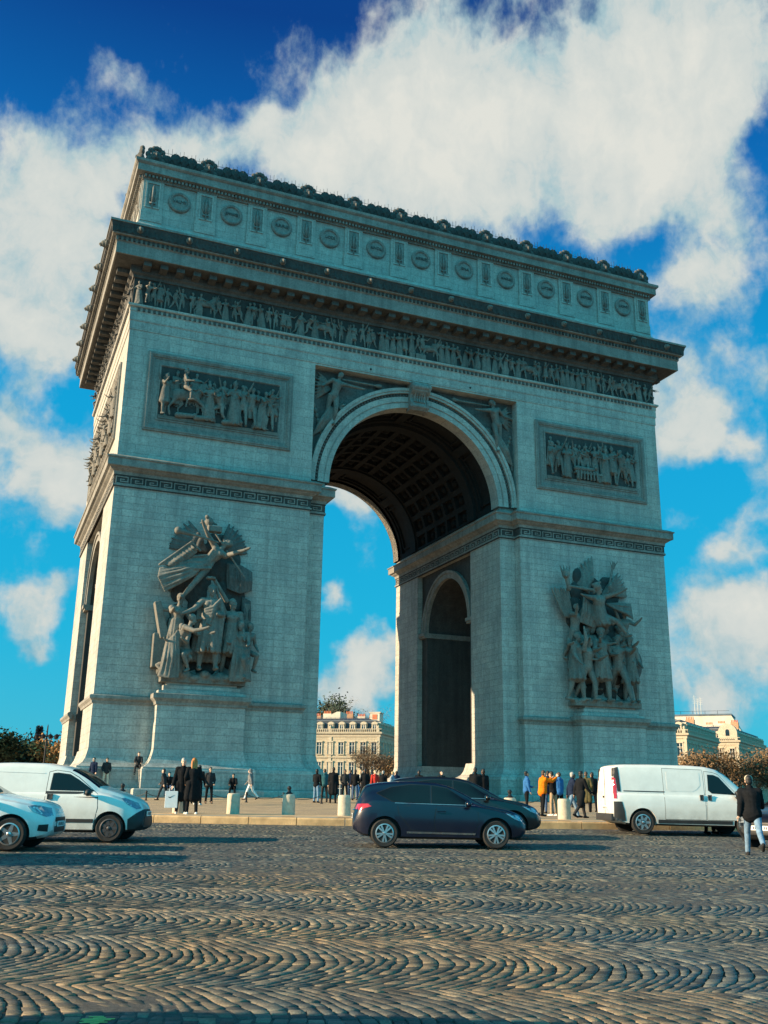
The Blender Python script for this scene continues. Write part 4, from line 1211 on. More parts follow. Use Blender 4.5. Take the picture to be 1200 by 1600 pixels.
VANLET = dict(x0=-1.93, x1=1.93, W=1.70, wr=.305, wheels=(1.22,-1.29), sill=.27,
    top=[(1.93,.50),(1.91,.72),(1.85,.84),(1.70,.94),(1.4,1.05),(1.05,1.15),(.92,1.20),(.6,1.42),(.3,1.58),(.0,1.66),(-.4,1.71),(-1.2,1.72),(-1.7,1.70),(-1.85,1.66),(-1.91,1.5),(-1.925,1.1),(-1.93,.8)],
    hw=[(1.93,.56),(1.88,.66),(1.75,.75),(1.5,.82),(1.2,.85),(-1.5,.85),(-1.8,.84),(-1.93,.79)],
    rw=[(1.93,.45),(1.5,.62),(.95,.70),(.3,.66),(-.3,.66),(-1.5,.68),(-1.93,.68)],
    bot=[(1.93,.34),(1.8,.24),(1.2,.2),(-1.5,.22),(-1.93,.34)],
    belt=[(1.93,.5),(1.6,.84),(1.2,.98),(.9,1.03),(.2,1.05),(-1.93,1.05)],
    screen=(.90,.24), mirror=(.72,1.02), dark=lambda x, y, z: (x > 1.62 and z < .50+(x-1.62)*.8), cuts=[((1.62,0,0),(1,0,0)),((1.62,0,.50),(-.8,0,1)),((0,0,.27),(0,0,1))],
    doors=[dict(poly=[(.88,.46),(.93,.75),(.90,1.04),(.42,1.40),(.20,1.52),(-.10,1.56),(-.26,1.52),(-.28,.46)], handle=(-.16,.98), hs=(.06,.055), hm=M['plastic'], win=[[(.80,1.11),(.40,1.36),(.20,1.46),(-.05,1.50),(-.16,1.49),(-.18,1.13)]])],
    side=[('headlight',[(1.86,.74),(1.78,.86),(1.50,.97),(1.42,.96),(1.60,.82),(1.78,.72)],'lampglass'),('side_moulding',[(.86,.50),(.86,.42),(-.86,.42),(-.86,.50)],'plastic'),
          ('tail_light',[(-1.92,.9),(-1.92,1.3),(-1.84,1.3),(-1.84,.9)],'red'),('body_crease',[(-.36,1.50),(-.36,1.49),(-1.7,1.52),(-1.7,1.53)],'white')],
    boxes=[('lower_grille','ink',(1.86,1.945,-.45,.45,.36,.56))], plates=[(1.95,.62,''),(-1.94,.7,'')])
SALOON = dict(HATCH); SALOON.update(mm='black')
COMPACT = dict(HATCH); COMPACT.update(mm='plastic',
    top=[(2.03,.56),(2.01,.74),(1.95,.84),(1.8,.90),(1.5,.96),(1.1,1.02),(.88,1.06),(.55,1.25),(.2,1.42),(-.1,1.49),(-.6,1.52),(-1.1,1.50),(-1.5,1.46),(-1.75,1.38),(-1.88,1.2),(-1.97,.98),(-2.0,.84),(-2.02,.62),(-2.03,.52)],
    belt=[(2.03,.52),(1.7,.80),(1.3,.89),(.9,.95),(.2,.98),(-1.6,1.0),(-1.9,.88),(-2.03,.6)],
    wins=[[(.68,1.0),(.12,1.36),(-.20,1.42),(-.22,1.02)],[(-.27,1.02),(-.25,1.42),(-.72,1.41),(-1.2,1.32),(-1.40,1.06)]],
    side=[('headlight',[(1.985,.66),(1.93,.81),(1.66,.87),(1.56,.84),(1.66,.74),(1.9,.64)],'lampglass'),('tail_light',[(-1.985,.84),(-1.94,1.0),(-1.80,1.0),(-1.80,.84)],'red'),
          ('fog_lamp_recess',[(1.95,.36),(1.955,.5),(1.80,.49),(1.78,.38)],'ink')])
def place(o, lat, dep, phi, s=1.):
    """phi: heading in degrees, 0 = square to the right, positive = turning away from the camera"""
    p = on(lat, dep); f = RX*math.cos(R(phi))+HX*math.sin(R(phi))
    q1, q2 = p+f*1.3, p-f*1.3; g1, g2 = gz(q1.x, q1.y), gz(q2.x, q2.y)
    o.location = (p.x, p.y, (g1+g2)/2+.004); o.rotation_euler = (0, -math.atan2(g1-g2, 2.6), math.atan2(f.y, f.x)); o.scale = (s, s, s)
c1 = build_car('parked_hatchback', HATCH, M['navy'], 'dark navy blue five-door hatchback crossing the square, centre of the road', 'car', 'alloy', 'cars and vans driving round the square')
c1.name = 'hatchback'
place(c1, 1.36, 23.7, 3, .975)
c2 = build_car('saloon_car', SALOON, M['black'], 'black car half hidden behind the dark blue hatchback, only bonnet and windscreen showing', 'car', 'alloy', 'cars and vans driving round the square')
place(c2, 2.15, 27.4, 2, 1.05)
c3 = build_car('panel_van', VAN, M['white'], 'large white panel van with red rear lamp and dark sliding rail, right of the square', 'van', 'hub7', 'cars and vans driving round the square')
place(c3, 9.15, 30.4, 3)
c4 = build_car('delivery_van', VANLET, M['white'], 'small white delivery van with black front bumper beside the left pier', 'van', 'steel', 'cars and vans driving round the square')
place(c4, -7.38, 23.9, 2)
c5 = build_car('compact_car', COMPACT, M['white2'], 'white compact car cut by the left edge, in front of the small delivery van', 'car', 'hub5', 'cars and vans driving round the square')
place(c5, -8.55, 20.7, 4)
c6 = build_car('black_car', SALOON, M['black'], 'black car facing the camera at the right edge, its white number plate showing', 'car', 'alloy', 'cars and vans driving round the square')
place(c6, 10.9, 25.8, 215)

# two more vehicles driving in from the left, just outside the picture: their long shadows fall across the setts
c7 = copy_tree(c3); tag(c7, 'white panel van coming up just beyond the left edge, its shadow crossing the road', 'van', 'cars and vans driving round the square'); place(c7, -9.75, 17.4, 2)
c8 = copy_tree(c3); tag(c8, 'white panel van nearest the camera, just beyond the left edge, its shadow along the foreground', 'van', 'cars and vans driving round the square'); place(c8, -4.75, 4.7, -2)
# ================================================================== PEOPLE
def dirv(p, s): return Vector((math.sin(R(s)), -math.sin(R(p))*math.cos(R(s)), -math.cos(R(p))*math.cos(R(s))))
def skeleton(lean=2, turn=0, nod=0, legs=((0,4,0),(0,-4,0)), arms=((4,9,8,0),(4,-9,8,0))):
    """joints of a 1.72 m figure facing -y; legs (hip pitch, side, knee), arms (shoulder pitch, side, elbow, inward)"""
    J = {}
    t = Vector((0, -math.sin(R(lean)), math.cos(R(lean))))
    J['pel'] = Vector((0,0,.92)); J['waist'] = J['pel']+t*.17; J['chest'] = J['pel']+t*.36; J['neck'] = J['pel']+t*.53
    J['head'] = J['neck']+Vector((0,-.03-.09*math.sin(R(nod)),.155))
    J['hd'] = Quaternion((0,0,1), R(turn)) @ Quaternion((1,0,0), R(nod))
    for i, sx in ((0,1),(1,-1)):
        h = J['pel']+Vector((sx*.09,0,-.03)); p, sd_, k = legs[i]
        kn = h+dirv(p, sd_)*.42; an = kn+dirv(p-k, sd_*.6)*.41
        fa = max(-50, min(30, (p-k)*.6)) if p-k < 0 else 0
        f = Vector((sx*.03, -math.cos(R(fa)), math.sin(R(fa)))).normalized()
        J['hip%d' % i] = h; J['kn%d' % i] = kn; J['an%d' % i] = an; J['toe%d' % i] = an+f*.15+Vector((0,0,-.055)); J['heel%d' % i] = an+Vector((0,.035,-.045))-f*.02
        s = J['chest']+t*.11+Vector((sx*.175,0,0)); p, sd_, e, inn = arms[i]
        el = s+dirv(p, sd_)*.285; wr = el+dirv(p+e, sd_-sx*inn)*.245; hd = dirv(p+e+8, sd_-sx*(inn+4))
        J['sh%d' % i] = s; J['el%d' % i] = el; J['wr%d' % i] = wr; J['hv%d' % i] = hd
    low = min(min(J['toe0'].z, J['heel0'].z), min(J['toe1'].z, J['heel1'].z))-.028
    for k in J:
        if isinstance(J[k], Vector) and not k.startswith('hv'): J[k] = J[k]-Vector((0,0,low))
    return J
def hand(mb, w, h, sx):
    """palm, four fingers of unequal length and a thumb leaving its side"""
    h = h.normalized(); side = h.cross(Vector((0,0,1)))
    side = side.normalized() if side.length > .1 else Vector((0,1,0))
    pn = side.cross(h).normalized()
    mb.caps(w, w+h*.05, .024, .032, 8, 2); mb.caps(w+h*.03+side*.02, w+h*.08+side*.025, .017, .014, 8, 2); mb.caps(w+h*.03-side*.02, w+h*.08-side*.025, .017, .014, 8, 2)
    for k, (o, l) in enumerate(((-.031,.062),(-.011,.075),(.010,.072),(.030,.055))):
        a = w+h*.085+side*o; b = a+h*l*.55+pn*.006; c = b+h*l*.42+pn*.020
        mb.caps(a, b, .0095, .009, 6, 2); mb.caps(b, c, .009, .0075, 6, 2)
    a = w+h*.03-side*.03; b = a+h*.035-side*.025+pn*.008; c = b+h*.028-side*.004+pn*.010
    mb.caps(a, b, .012, .010, 6, 2); mb.caps(b, c, .010, .0085, 6, 2)
def head(mb, J):
    q = J['hd']; c = J['head']
    def P(x, y, z): return c+q @ Vector((x, y, z))
    mb.ball(P(0,.012,.03), .074, .092, .092, 14, 10, q); mb.ball(P(0,-.028,-.045), .056, .062, .07, 12, 8, q)
    mb.caps(P(0,-.092,.012), P(0,-.108,-.022), .010, .015, 8, 2)                         # nose
    for s in (-1, 1):
        mb.ball(P(s*.076,.012,-.005), .012, .022, .032, 8, 6, q)                          # ears
        mb.ball(P(s*.034,-.064,-.025), .024, .022, .022, 8, 6, q)                         # cheeks
        mb.ball(P(s*.030,-.078,.030), .022, .014, .010, 8, 5, q)                          # brow
    mb.ball(P(0,-.086,-.062), .022, .013, .010, 8, 5, q); mb.ball(P(0,-.080,-.095), .022, .02, .018, 8, 5, q)
    mb.caps(J['neck']-Vector((0,0,.03)), c+q @ Vector((0,.005,-.06)), .056, .050, 12, 3)
def make_person_meshes(key, J, coat='jacket', hair='short', trousers='normal', hat=None):
    D = {}
    mb = MB(); head(mb, J)
    mb.caps(J['pel'], J['waist'], .125, .115); mb.caps(J['waist'], J['chest'], .115, .135); mb.caps(J['chest'], J['neck']-Vector((0,0,.02)), .13, .06)
    for i, sx in ((0,1),(1,-1)):
        mb.caps(J['chest']+Vector((0,0,.08)), J['sh%d' % i], .085, .058); mb.caps(J['sh%d' % i], J['el%d' % i], .05, .04); mb.caps(J['el%d' % i], J['wr%d' % i], .038, .026)
        hand(mb, J['wr%d' % i], J['hv%d' % i], sx)
        mb.caps(J['hip%d' % i], J['kn%d' % i], .085, .055); mb.caps(J['kn%d' % i], J['an%d' % i], .052, .036); mb.caps(J['an%d' % i], J['toe%d' % i], .034, .026)
    D['body'] = remesh(mb, .0125, 1)
    # eyes
    q, c = J['hd'], J['head']; mb = MB()
    for s in (-1, 1): mb.ball(c+q @ Vector((s*.032,-.079,.012)), .012, .009, .009, 8, 6, q)
    D['eyes'] = mb.mesh('e', None, True)
    # trousers and shoes
    mb = MB(); k = 1.25 if trousers == 'wide' else 1.
    mb.caps(J['pel']+Vector((0,0,.04)), J['pel']-Vector((0,0,.02)), .14, .14)
    for i in (0, 1):
        mb.caps(J['hip%d' % i], J['kn%d' % i], .095, .068*k); mb.caps(J['kn%d' % i], J['an%d' % i]+Vector((0,0,.0)), .066*k, .055*k)
        m_ = J['kn%d' % i].lerp(J['an%d' % i], .75); mb.ball(m_, .06*k, .06*k, .03)
    D['trousers'] = remesh(mb, .016, 1)
    mb = MB()
    for i in (0, 1):
        a, t, h = J['an%d' % i], J['toe%d' % i], J['heel%d' % i]
        mb.caps(h, t, .042, .036, 10, 3); mb.caps(a-Vector((0,0,.02)), h.lerp(t, .45), .046, .04, 10, 3)
    D['shoes'] = remesh(mb, .014, 1)
    # upper garment
    mb = MB()
    d = J['chest']-J['pel']
    fat = {'puffer': 1.18, 'jacket': 1., 'coat': 1.04, 'hoodie': 1.03}[coat]
    mb.caps(J['pel']+Vector((0,0,.0)), J['waist'], .150*fat, .148*fat, 14); mb.caps(J['waist'], J['chest'], .146*fat, .158*fat, 14); mb.caps(J['chest'], J['neck']-Vector((0,0,.04)), .15*fat, .085, 14)
    for sx in (-1, 1): mb.caps(J['waist']+Vector((sx*.05,0,0)), J['chest']+Vector((sx*.06,0,.02)), .125*fat, .13*fat)
    for i, sx in ((0,1),(1,-1)):
        mb.caps(J['chest']+Vector((sx*.05,0,.09)), J['sh%d' % i], .09, .078*fat)
        mb.caps(J['sh%d' % i], J['el%d' % i], .074*fat, .062*fat); mb.caps(J['el%d' % i], J['wr%d' % i], .060*fat, .046*fat)
        for t in (.35, .7): mb.ball(J['sh%d' % i].lerp(J['el%d' % i], t), .072*fat, .072*fat, .035)
        mb.ball(J['el%d' % i], .066*fat, .066*fat, .05)
    mb.caps(J['neck']-Vector((0,0,.03)), J['neck']+Vector((0,.005,.03)), .085, .074, 12)
    if coat == 'coat':
        for i, sx in ((0,1),(1,-1)):
            mid = J['hip%d' % i].lerp(J['kn%d' % i], .95)
            mb.caps(J['hip%d' % i]+Vector((sx*.01,0,.05)), mid+Vector((sx*.02,0,0)), .13, .125, 12)
        mb.caps(J['pel'], (J['kn0']+J['kn1'])/2+Vector((0,.02,.02)), .15, .14, 12)
    elif coat in ('jacket', 'puffer', 'hoodie'):
        mb.caps(J['pel']+Vector((-.04,0,.0)), J['pel']+Vector((.04,0,-.03)), .145*fat, .145*fat, 12)
    if coat == 'puffer':
        for t in (.1,.3,.5,.7,.9): mb.ball(J['pel'].lerp(J['chest'], t), .205, .168, .035, 18, 6)
    if coat == 'hoodie': mb.ball(J['neck']+Vector((0,.09,.0)), .10, .06, .09)
    D[coat] = remesh(mb, .016, 1)
    # hair
    if hair:
        mb = MB()
        def P(x, y, z): return c+q @ Vector((x, y, z))
        mb.ball(P(0,.026,.055), .082, .095, .085, 14, 9, q); mb.ball(P(0,.05,.0), .076, .062, .085, 12, 8, q)
        if hair == 'long':
            for x in (-.055,-.02,.02,.055): mb.caps(P(x,.055,.02), P(x*1.3,.085,-.27+abs(x)), .05, .032)
            for s in (-1, 1): mb.caps(P(s*.07,-.0,.03), P(s*.085,-.02,-.2), .028, .022)
        if hair == 'bun': mb.ball(P(0,.10,.10), .045, .045, .045)
        if hair == 'hood':
            mb.ball(P(0,.03,.02), .105, .115, .125, 14, 9, q); mb.caps(P(0,.06,-.05), J['neck']+Vector((0,.05,0)), .09, .09)
        D['hair' if hair != 'hood' else 'hood'] = remesh(mb, .013, 1)
    if hat:
        mb = MB(); mb.ball(c+q @ Vector((0,.012,.065)), .088, .10, .078, 14, 8, q); mb.ball(c+q @ Vector((0,.012,.042)), .092, .105, .026, 14, 6, q)
        D['hat'] = remesh(mb, .013, 1)
    for k_, me in D.items(): me.materials.append(None)
    return D
def cloth(name, c, rough=.9, v=.25): return simple(name, c, rough, 0, v, 16, .25, bscale=90, spec=.08)
C = {k: cloth('cloth_'+k, v) for k, v in dict(black=(.010,.011,.013), navy=(.012,.020,.045), charcoal=(.03,.031,.034), grey=(.16,.165,.17), tan=(.34,.25,.16), olive=(.09,.075,.035), orange=(.72,.17,.01),
     denim=(.055,.09,.16), paledenim=(.15,.24,.34), white=(.70,.69,.66), maroon=(.07,.015,.018), blue=(.03,.12,.30), red=(.50,.04,.03), brown=(.10,.06,.035), cream=(.55,.48,.37), teal=(.03,.10,.12)).items()}
HAIR = {k: simple('hair_'+k, v, .55, 0, .4, 40, .3) for k, v in dict(dark=(.012,.010,.009), brown=(.06,.032,.016), ginger=(.42,.15,.03), fair=(.40,.28,.13), grey=(.35,.34,.32), black=(.006,.006,.007)).items()}
SKIN = {k: simple('skin_'+k, v, .55, 0, .08, 12) for k, v in dict(pale=(.62,.40,.29), mid=(.42,.25,.16), dark=(.13,.07,.045)).items()}
EYE = simple('eye', (.02,.018,.016), .2)
A_DOWN = ((4,9,10,2),(4,-9,10,2))
POSES = dict(
    stand=dict(legs=((2,4,2),(-2,-4,2)), arms=A_DOWN),
    pocket=dict(lean=3, legs=((4,5,4),(-3,-4,3)), arms=((-10,16,48,26),(-10,-16,48,26)), nod=8),
    phone=dict(lean=4, legs=((5,4,6),(-4,-5,4)), arms=((42,12,92,18),(42,-12,92,18)), nod=6),
    photo=dict(lean=6, legs=((6,5,6),(-6,-5,4)), arms=((72,10,50,14),(76,-10,48,14)), nod=4),
    walk=dict(lean=5, legs=((24,2,8),(-20,-2,22)), arms=((-22,8,14,0),(20,-8,20,0))),
    stride=dict(lean=12, legs=((30,3,14),(-26,-2,38)), arms=((-30,10,30,0),(30,-10,40,0)), nod=4),
    carry=dict(lean=2, legs=((3,4,2),(-4,-4,4)), arms=((4,9,8,0),(2,-13,6,0)), nod=6),
    sit=dict(lean=16, legs=((84,7,82),(80,-7,76)), arms=((28,10,40,18),(28,-10,40,18)), nod=12),
    look=dict(lean=3, legs=((6,5,8),(-2,-5,2)), arms=((10,10,70,30),(4,-9,10,0)), nod=-14, turn=18))
TEMPL = {}
def template(pose, coat, hair, hat=None):
    k = (pose, coat, hair, hat)
    if k not in TEMPL: TEMPL[k] = make_person_meshes(str(k), skeleton(**POSES[pose]), coat, hair, 'normal', hat)
    return TEMPL[k]
def setm(o, m):
    o.material_slots[0].link = 'OBJECT'; o.material_slots[0].material = m
def person(pos, face, pose, coat, cc, tc, hc, hair='short', skin='pale', shoe='black', s=1., label='', group='people standing and walking around the arch', hat=None, flip=False):
    """face: heading in degrees from the camera's own: 0 = towards the camera, 90 = to the right, 180 = away"""
    D = template(pose, coat, hair, hat)
    root = empty('person', pos, -YAW+R(face), label, 'person', group)
    root.scale = (-s if flip else s, s, s)
    b = link('body', D['body'], root); setm(b, SKIN[skin])
    for nm, m in (('eyes', EYE), ('trousers', C[tc]), ('shoes', C[shoe]), (coat, C[cc]), ('hair', HAIR.get(hc)), ('hood', C[cc]), ('hat', C.get(hat))):
        if nm in D: o = link(nm, D[nm], root); setm(o, m)
    return root
def bagm(w, h, d):
    mb = MB(); mb.cbox(-w/2, w/2, -d/2, d/2, -h, 0, .01)
    for sy_ in (-1, 1): mb.tube([(-w*.2,sy_*d*.3,0),(-w*.18,sy_*d*.1,.1),(0,0,.13),(w*.18,sy_*d*.1,.1),(w*.2,sy_*d*.3,0)], .006, 5)
    return mb
def P_(px, dep): return on((px-593)/1513*(dep*cp-.08), dep)
def at(lat, dep, dz=0.):
    p = on(lat, dep); p.z += dz; return p
def arch_pt(x, y, z): return Vector((x, y, z))
PP = [
 # lat, dep, face, pose, coat, coat colour, trousers, hair colour, kw
 (-9.96+3.55,32.7,10,'carry','coat','black','charcoal','grey',dict(hair='short',shoe='white',label='person in a long black coat holding a large white shopping bag on the kerb')),
 (-6.02,32.5,200,'pocket','coat','black','black','ginger',dict(hair='long',shoe='white',label='person in a dark coat with long ginger hair standing beside the shopping bag')),
 (-12.1,56.5,262,'walk','jacket','charcoal','charcoal','dark',dict(s=1.0,label='person in dark grey walking left before the left pedestal corner')),
 (-9.15,50.,185,'stand','jacket','navy','black','dark',dict(label='person in navy half hidden behind the ginger-haired person')),
 (-8.45,47.0,170,'look','jacket','black','black','dark',dict(shoe='white',s=1.02,label='person in black with white shoes, back turned, nearer of a close pair')),
 (-8.55,50.6,20,'pocket','hoodie','charcoal','black','brown',dict(label='person in a charcoal hooded top behind the black-clad one with white shoes')),
 (-7.35,57.4,265,'walk','hoodie','grey','white','grey',dict(hair='hood',label='person in a grey hooded top and white trousers walking left past the left pedestal',shoe='charcoal')),
 (-3.42,54.5,150,'look','jacket','black','paledenim','dark',dict(label='person in black jacket and pale jeans, leftmost under the great arch')),
 (-3.02,55.2,195,'stand','hoodie','teal','charcoal','brown',dict(label='person in a teal hooded top between pale jeans and tall black coat')),
 (-2.50,54.2,175,'stand','coat','black','black','black',dict(s=1.06,label='tall person in a long black coat standing alone under the left of the great arch')),
 (-2.10,60.5,10,'pocket','jacket','charcoal','black','dark',dict(label='person in charcoal, first on the left of the far crowd beneath the arch')),
 (-1.80,62.,200,'phone','puffer','navy','denim','brown',dict(label='person in a navy padded jacket bent over a phone in the crowd beneath the arch')),
 (-1.45,59.5,170,'stand','jacket','black','denim','dark',dict(label='person in a black jacket and blue jeans above the bare bollard beside the hatchback')),
 (-1.15,60.5,20,'look','jacket','white','blue','fair',dict(hair='long',label='person with a white top and blue trousers in the crowd beneath the arch')),
 (-0.86,59.0,185,'pocket','coat','black','black','black',dict(label='person in a black coat just left of the hatchback rear window',s=1.03)),
 (-0.3,62.0,15,'stand','jacket','red','black','fair',dict(label='person in a red jacket beneath the arch above the hatchback tail')),
 (0.2,63.5,160,'stand','puffer','black','denim','grey',dict(label='grey-haired person in black padding beneath the arch near the far right jamb')),
 (0.75,62.5,90,'walk','jacket','paledenim','black','fair',dict(label='person in a pale blue jacket walking right beneath the arch')),
 (1.05,64.0,190,'look','hoodie','navy','denim','dark',dict(label='person in a navy hooded top below the far jamb of the arch')),
 (2.35,60.,175,'pocket','jacket','black','black','dark',dict(label='dark figure behind the front roof of the blue hatchback')),
 (3.55,58.,20,'look','jacket','charcoal','black','dark',dict(label='dark figure seen over the middle of the hatchback roof')),
 (4.05,42.5,170,'stand','puffer','black','black','black',dict(s=1.02,label='broad dark figure in black padding behind the black car windscreen')),
 (4.45,43.,200,'stand','jacket','black','denim','dark',dict(label='dark figure right beside the broad padded one behind the black car')),
 (6.05,41.5,95,'look','jacket','blue','black','dark',dict(s=.95,label='person in a blue jacket leaning left of the orange jacket')),
 (6.05,37.4,110,'photo','puffer','orange','black','brown',dict(hair='short',s=.93,label='person in a bright orange jacket raising both hands to take a photograph',shoe='black')),
 (6.55,38.0,230,'phone','jacket','black','tan','dark',dict(s=.92,label='person in a black jacket and tan trousers facing the orange jacket',shoe='white')),
 (7.05,39.5,210,'look','hoodie','blue','black','brown',dict(s=.92,label='person in a blue hooded top just left of the bollard on the right')),
 (7.05,42.,190,'stand','jacket','navy','denim','dark',dict(s=.97,label='person in navy and jeans standing behind the blue hooded top')),
 (6.98,36.6,100,'walk','jacket','navy','paledenim','grey',dict(s=.93,label='grey-haired person in navy with pale jeans beside the tall black coat')),
 (7.18,36.0,120,'walk','coat','black','charcoal','dark',dict(s=.95,label='person in a long black coat striding behind the bare bollard on the right')),
 (9.35,45.5,160,'pocket','coat','olive','black','brown',dict(label='person in an olive brown coat standing left of the white panel van')),
 (9.85,46.5,190,'stand','jacket','black','black','dark',dict(label='dark figure tucked behind the rear of the white panel van')),
 (8.25,22.4,165,'stride','puffer','black','paledenim','dark',dict(hair='short',hat='cream',shoe='charcoal',s=1.02,label='person in black padded jacket and pale jeans hurrying across the road')),
 (10.1,31.0,30,'stand','jacket','maroon','black','fair',dict(s=1.0,label='person whose fair head shows behind the panel van bonnet')),
]
for i, (lat, dep, face, pose, coat, cc, tc, hc, kw) in enumerate(PP):
    kw = dict(kw); kw.setdefault('skin', ('pale','mid','pale','pale','dark','mid')[i % 6])
    person(at(lat, dep), face, pose, coat, cc, tc, hc, **kw)
# people resting on the socle of the left pier
person(Vector((-22.05,-.98,1.83)), -20, 'stand', 'jacket', 'navy', 'black', 'dark', label='person in navy standing on the stone ledge at the outer corner of the left pier')
person(Vector((-21.3,-.96,1.83)), 25, 'pocket', 'jacket', 'charcoal', 'cream', 'black', skin='mid', label='person in charcoal with cream trousers standing on the ledge beside the navy one')
person(Vector((-19.35,-.62,2.62)), 10, 'sit', 'jacket', 'charcoal', 'charcoal', 'brown', label='person in charcoal sitting high on the moulding left of the pedestal')
person(Vector((-13.6,-2.05,1.42)), 0, 'sit', 'jacket', 'black', 'black', 'dark', skin='mid', shoe='white', label='person in black sitting on the stone ledge below the left pedestal, white shoes')
person(Vector((-17.65,-2.1,1.42)), 15, 'sit', 'hoodie', 'black', 'denim', 'dark', label='person in black and denim crouched on the ledge under the left end of the pedestal')
# visitors on the roof terrace
person(Vector((-7.15,.75,46.5)), 0, 'stand', 'jacket', 'red', 'black', 'dark', label='tiny figure in red looking over the roof edge of the arch', group='visitors on the roof')
person(Vector((-15.9,.75,46.5)), 30, 'stand', 'jacket', 'black', 'black', 'dark', s=1.05, label='tiny dark figure standing up behind the roof crest, left half', group='visitors on the roof')
# white shopping bag in the hand of the coat wearer
J = skeleton(**POSES['carry'])
rot = Matrix.Rotation(-YAW+R(10), 4, 'Z'); base = at(-6.41, 32.7)
hp = base+(rot @ (J['wr1']+J['hv1'].normalized()*.09))
o = empty('shopping_bag', hp-Vector((0,0,.10)), -YAW+R(8), 'large white paper shopping bag with a dark curved mark, held by the kerb', 'bag')
C['paper'] = simple('white_paper', (.72,.73,.74), .7, 0, .05)
bagm(.40, .52, .16).build('bag', C['paper'], o)
mb = MB(); mb.prism([(-.09,-.20),(-.10,-.17),(-.055,-.19),(.10,-.12),(-.02,-.20),(-.07,-.215)], -.0845, -.081, 'y'); mb.build('printed_mark', C['black'], o)
# ================================================================== BACKGROUND
M['cream'] = stone('cream_ashlar', (.56,.47,.34), (.34,.28,.20), (1.1,.42), .35, .3)
M['creamtrim'] = stone('cream_trim', (.60,.51,.38), (.36,.30,.22), None, .4, .3)
M['zinc'] = simple('zinc_roof', (.10,.125,.15), .55, .2, .25, .8, .2)
M['slate'] = simple('slate_roof', (.035,.042,.055), .6, 0, .3, 2.5, .3)
M['pane'] = simple('dark_pane', (.012,.018,.024), .08, 0, .4, .7, spec=.6)
M['whitewood'] = simple('white_joinery', (.55,.53,.47), .6)
M['brick'] = simple('chimney_brick', (.42,.24,.14), .9, 0, .25, 3, .3)
M['terracotta'] = simple('terracotta', (.55,.16,.07), .85)
M['plaster'] = simple('pale_plaster', (.62,.54,.43), .9, 0, .15, .5, .2)

def window_meshes(w, h):
    mb = MB()
    t = .14
    mb.box(-w/2-t, -w/2, -.16, .03, -.02, h); mb.box(w/2, w/2+t, -.16, .03, -.02, h); mb.box(-w/2-t-.06, w/2+t+.06, -.26, .03, h, h+.24); mb.box(-w/2-t-.05, w/2+t+.05, -.28, .03, -.16, -.02)
    fr = mb.mesh('window', M['creamtrim'])
    mb = MB(); mb.box(-w/2, w/2, -.035, .02, 0, h); pa = mb.mesh('pane', M['pane'])
    mb = MB()
    mb.box(-w/2, -w/2+.08, -.07, -.03, 0, h); mb.box(w/2-.08, w/2, -.07, -.03, 0, h); mb.box(-.06, .06, -.075, -.03, 0, h); mb.box(-w/2+.08, w/2-.08, -.07, -.032, h*.68, h*.68+.07); mb.box(-w/2+.08, w/2-.08, -.07, -.032, h-.08, h)
    ca = mb.mesh('casement', M['whitewood'])
    return fr, pa, ca
WM = {}
def put_window(parent, x, y, z, w, h, rz=0.):
    k = (w, h)
    if k not in WM: WM[k] = window_meshes(w, h)
    fr, pa, ca = WM[k]
    o = link('window', fr, parent); o.location = (x, y, z); o.rotation_euler = (0,0,rz)
    link('pane', pa, o); link('casement', ca, o)
def dormer_mesh(w, h):
    mb = MB(); mb.box(-w/2, w/2, -.05, 1.4, 0, h)
    mb.prism([(-w/2-.12,h),(w/2+.12,h),(w*.3,h+.32),(0,h+.42),(-w*.3,h+.32)], -.15, 1.5, 'y')
    return mb
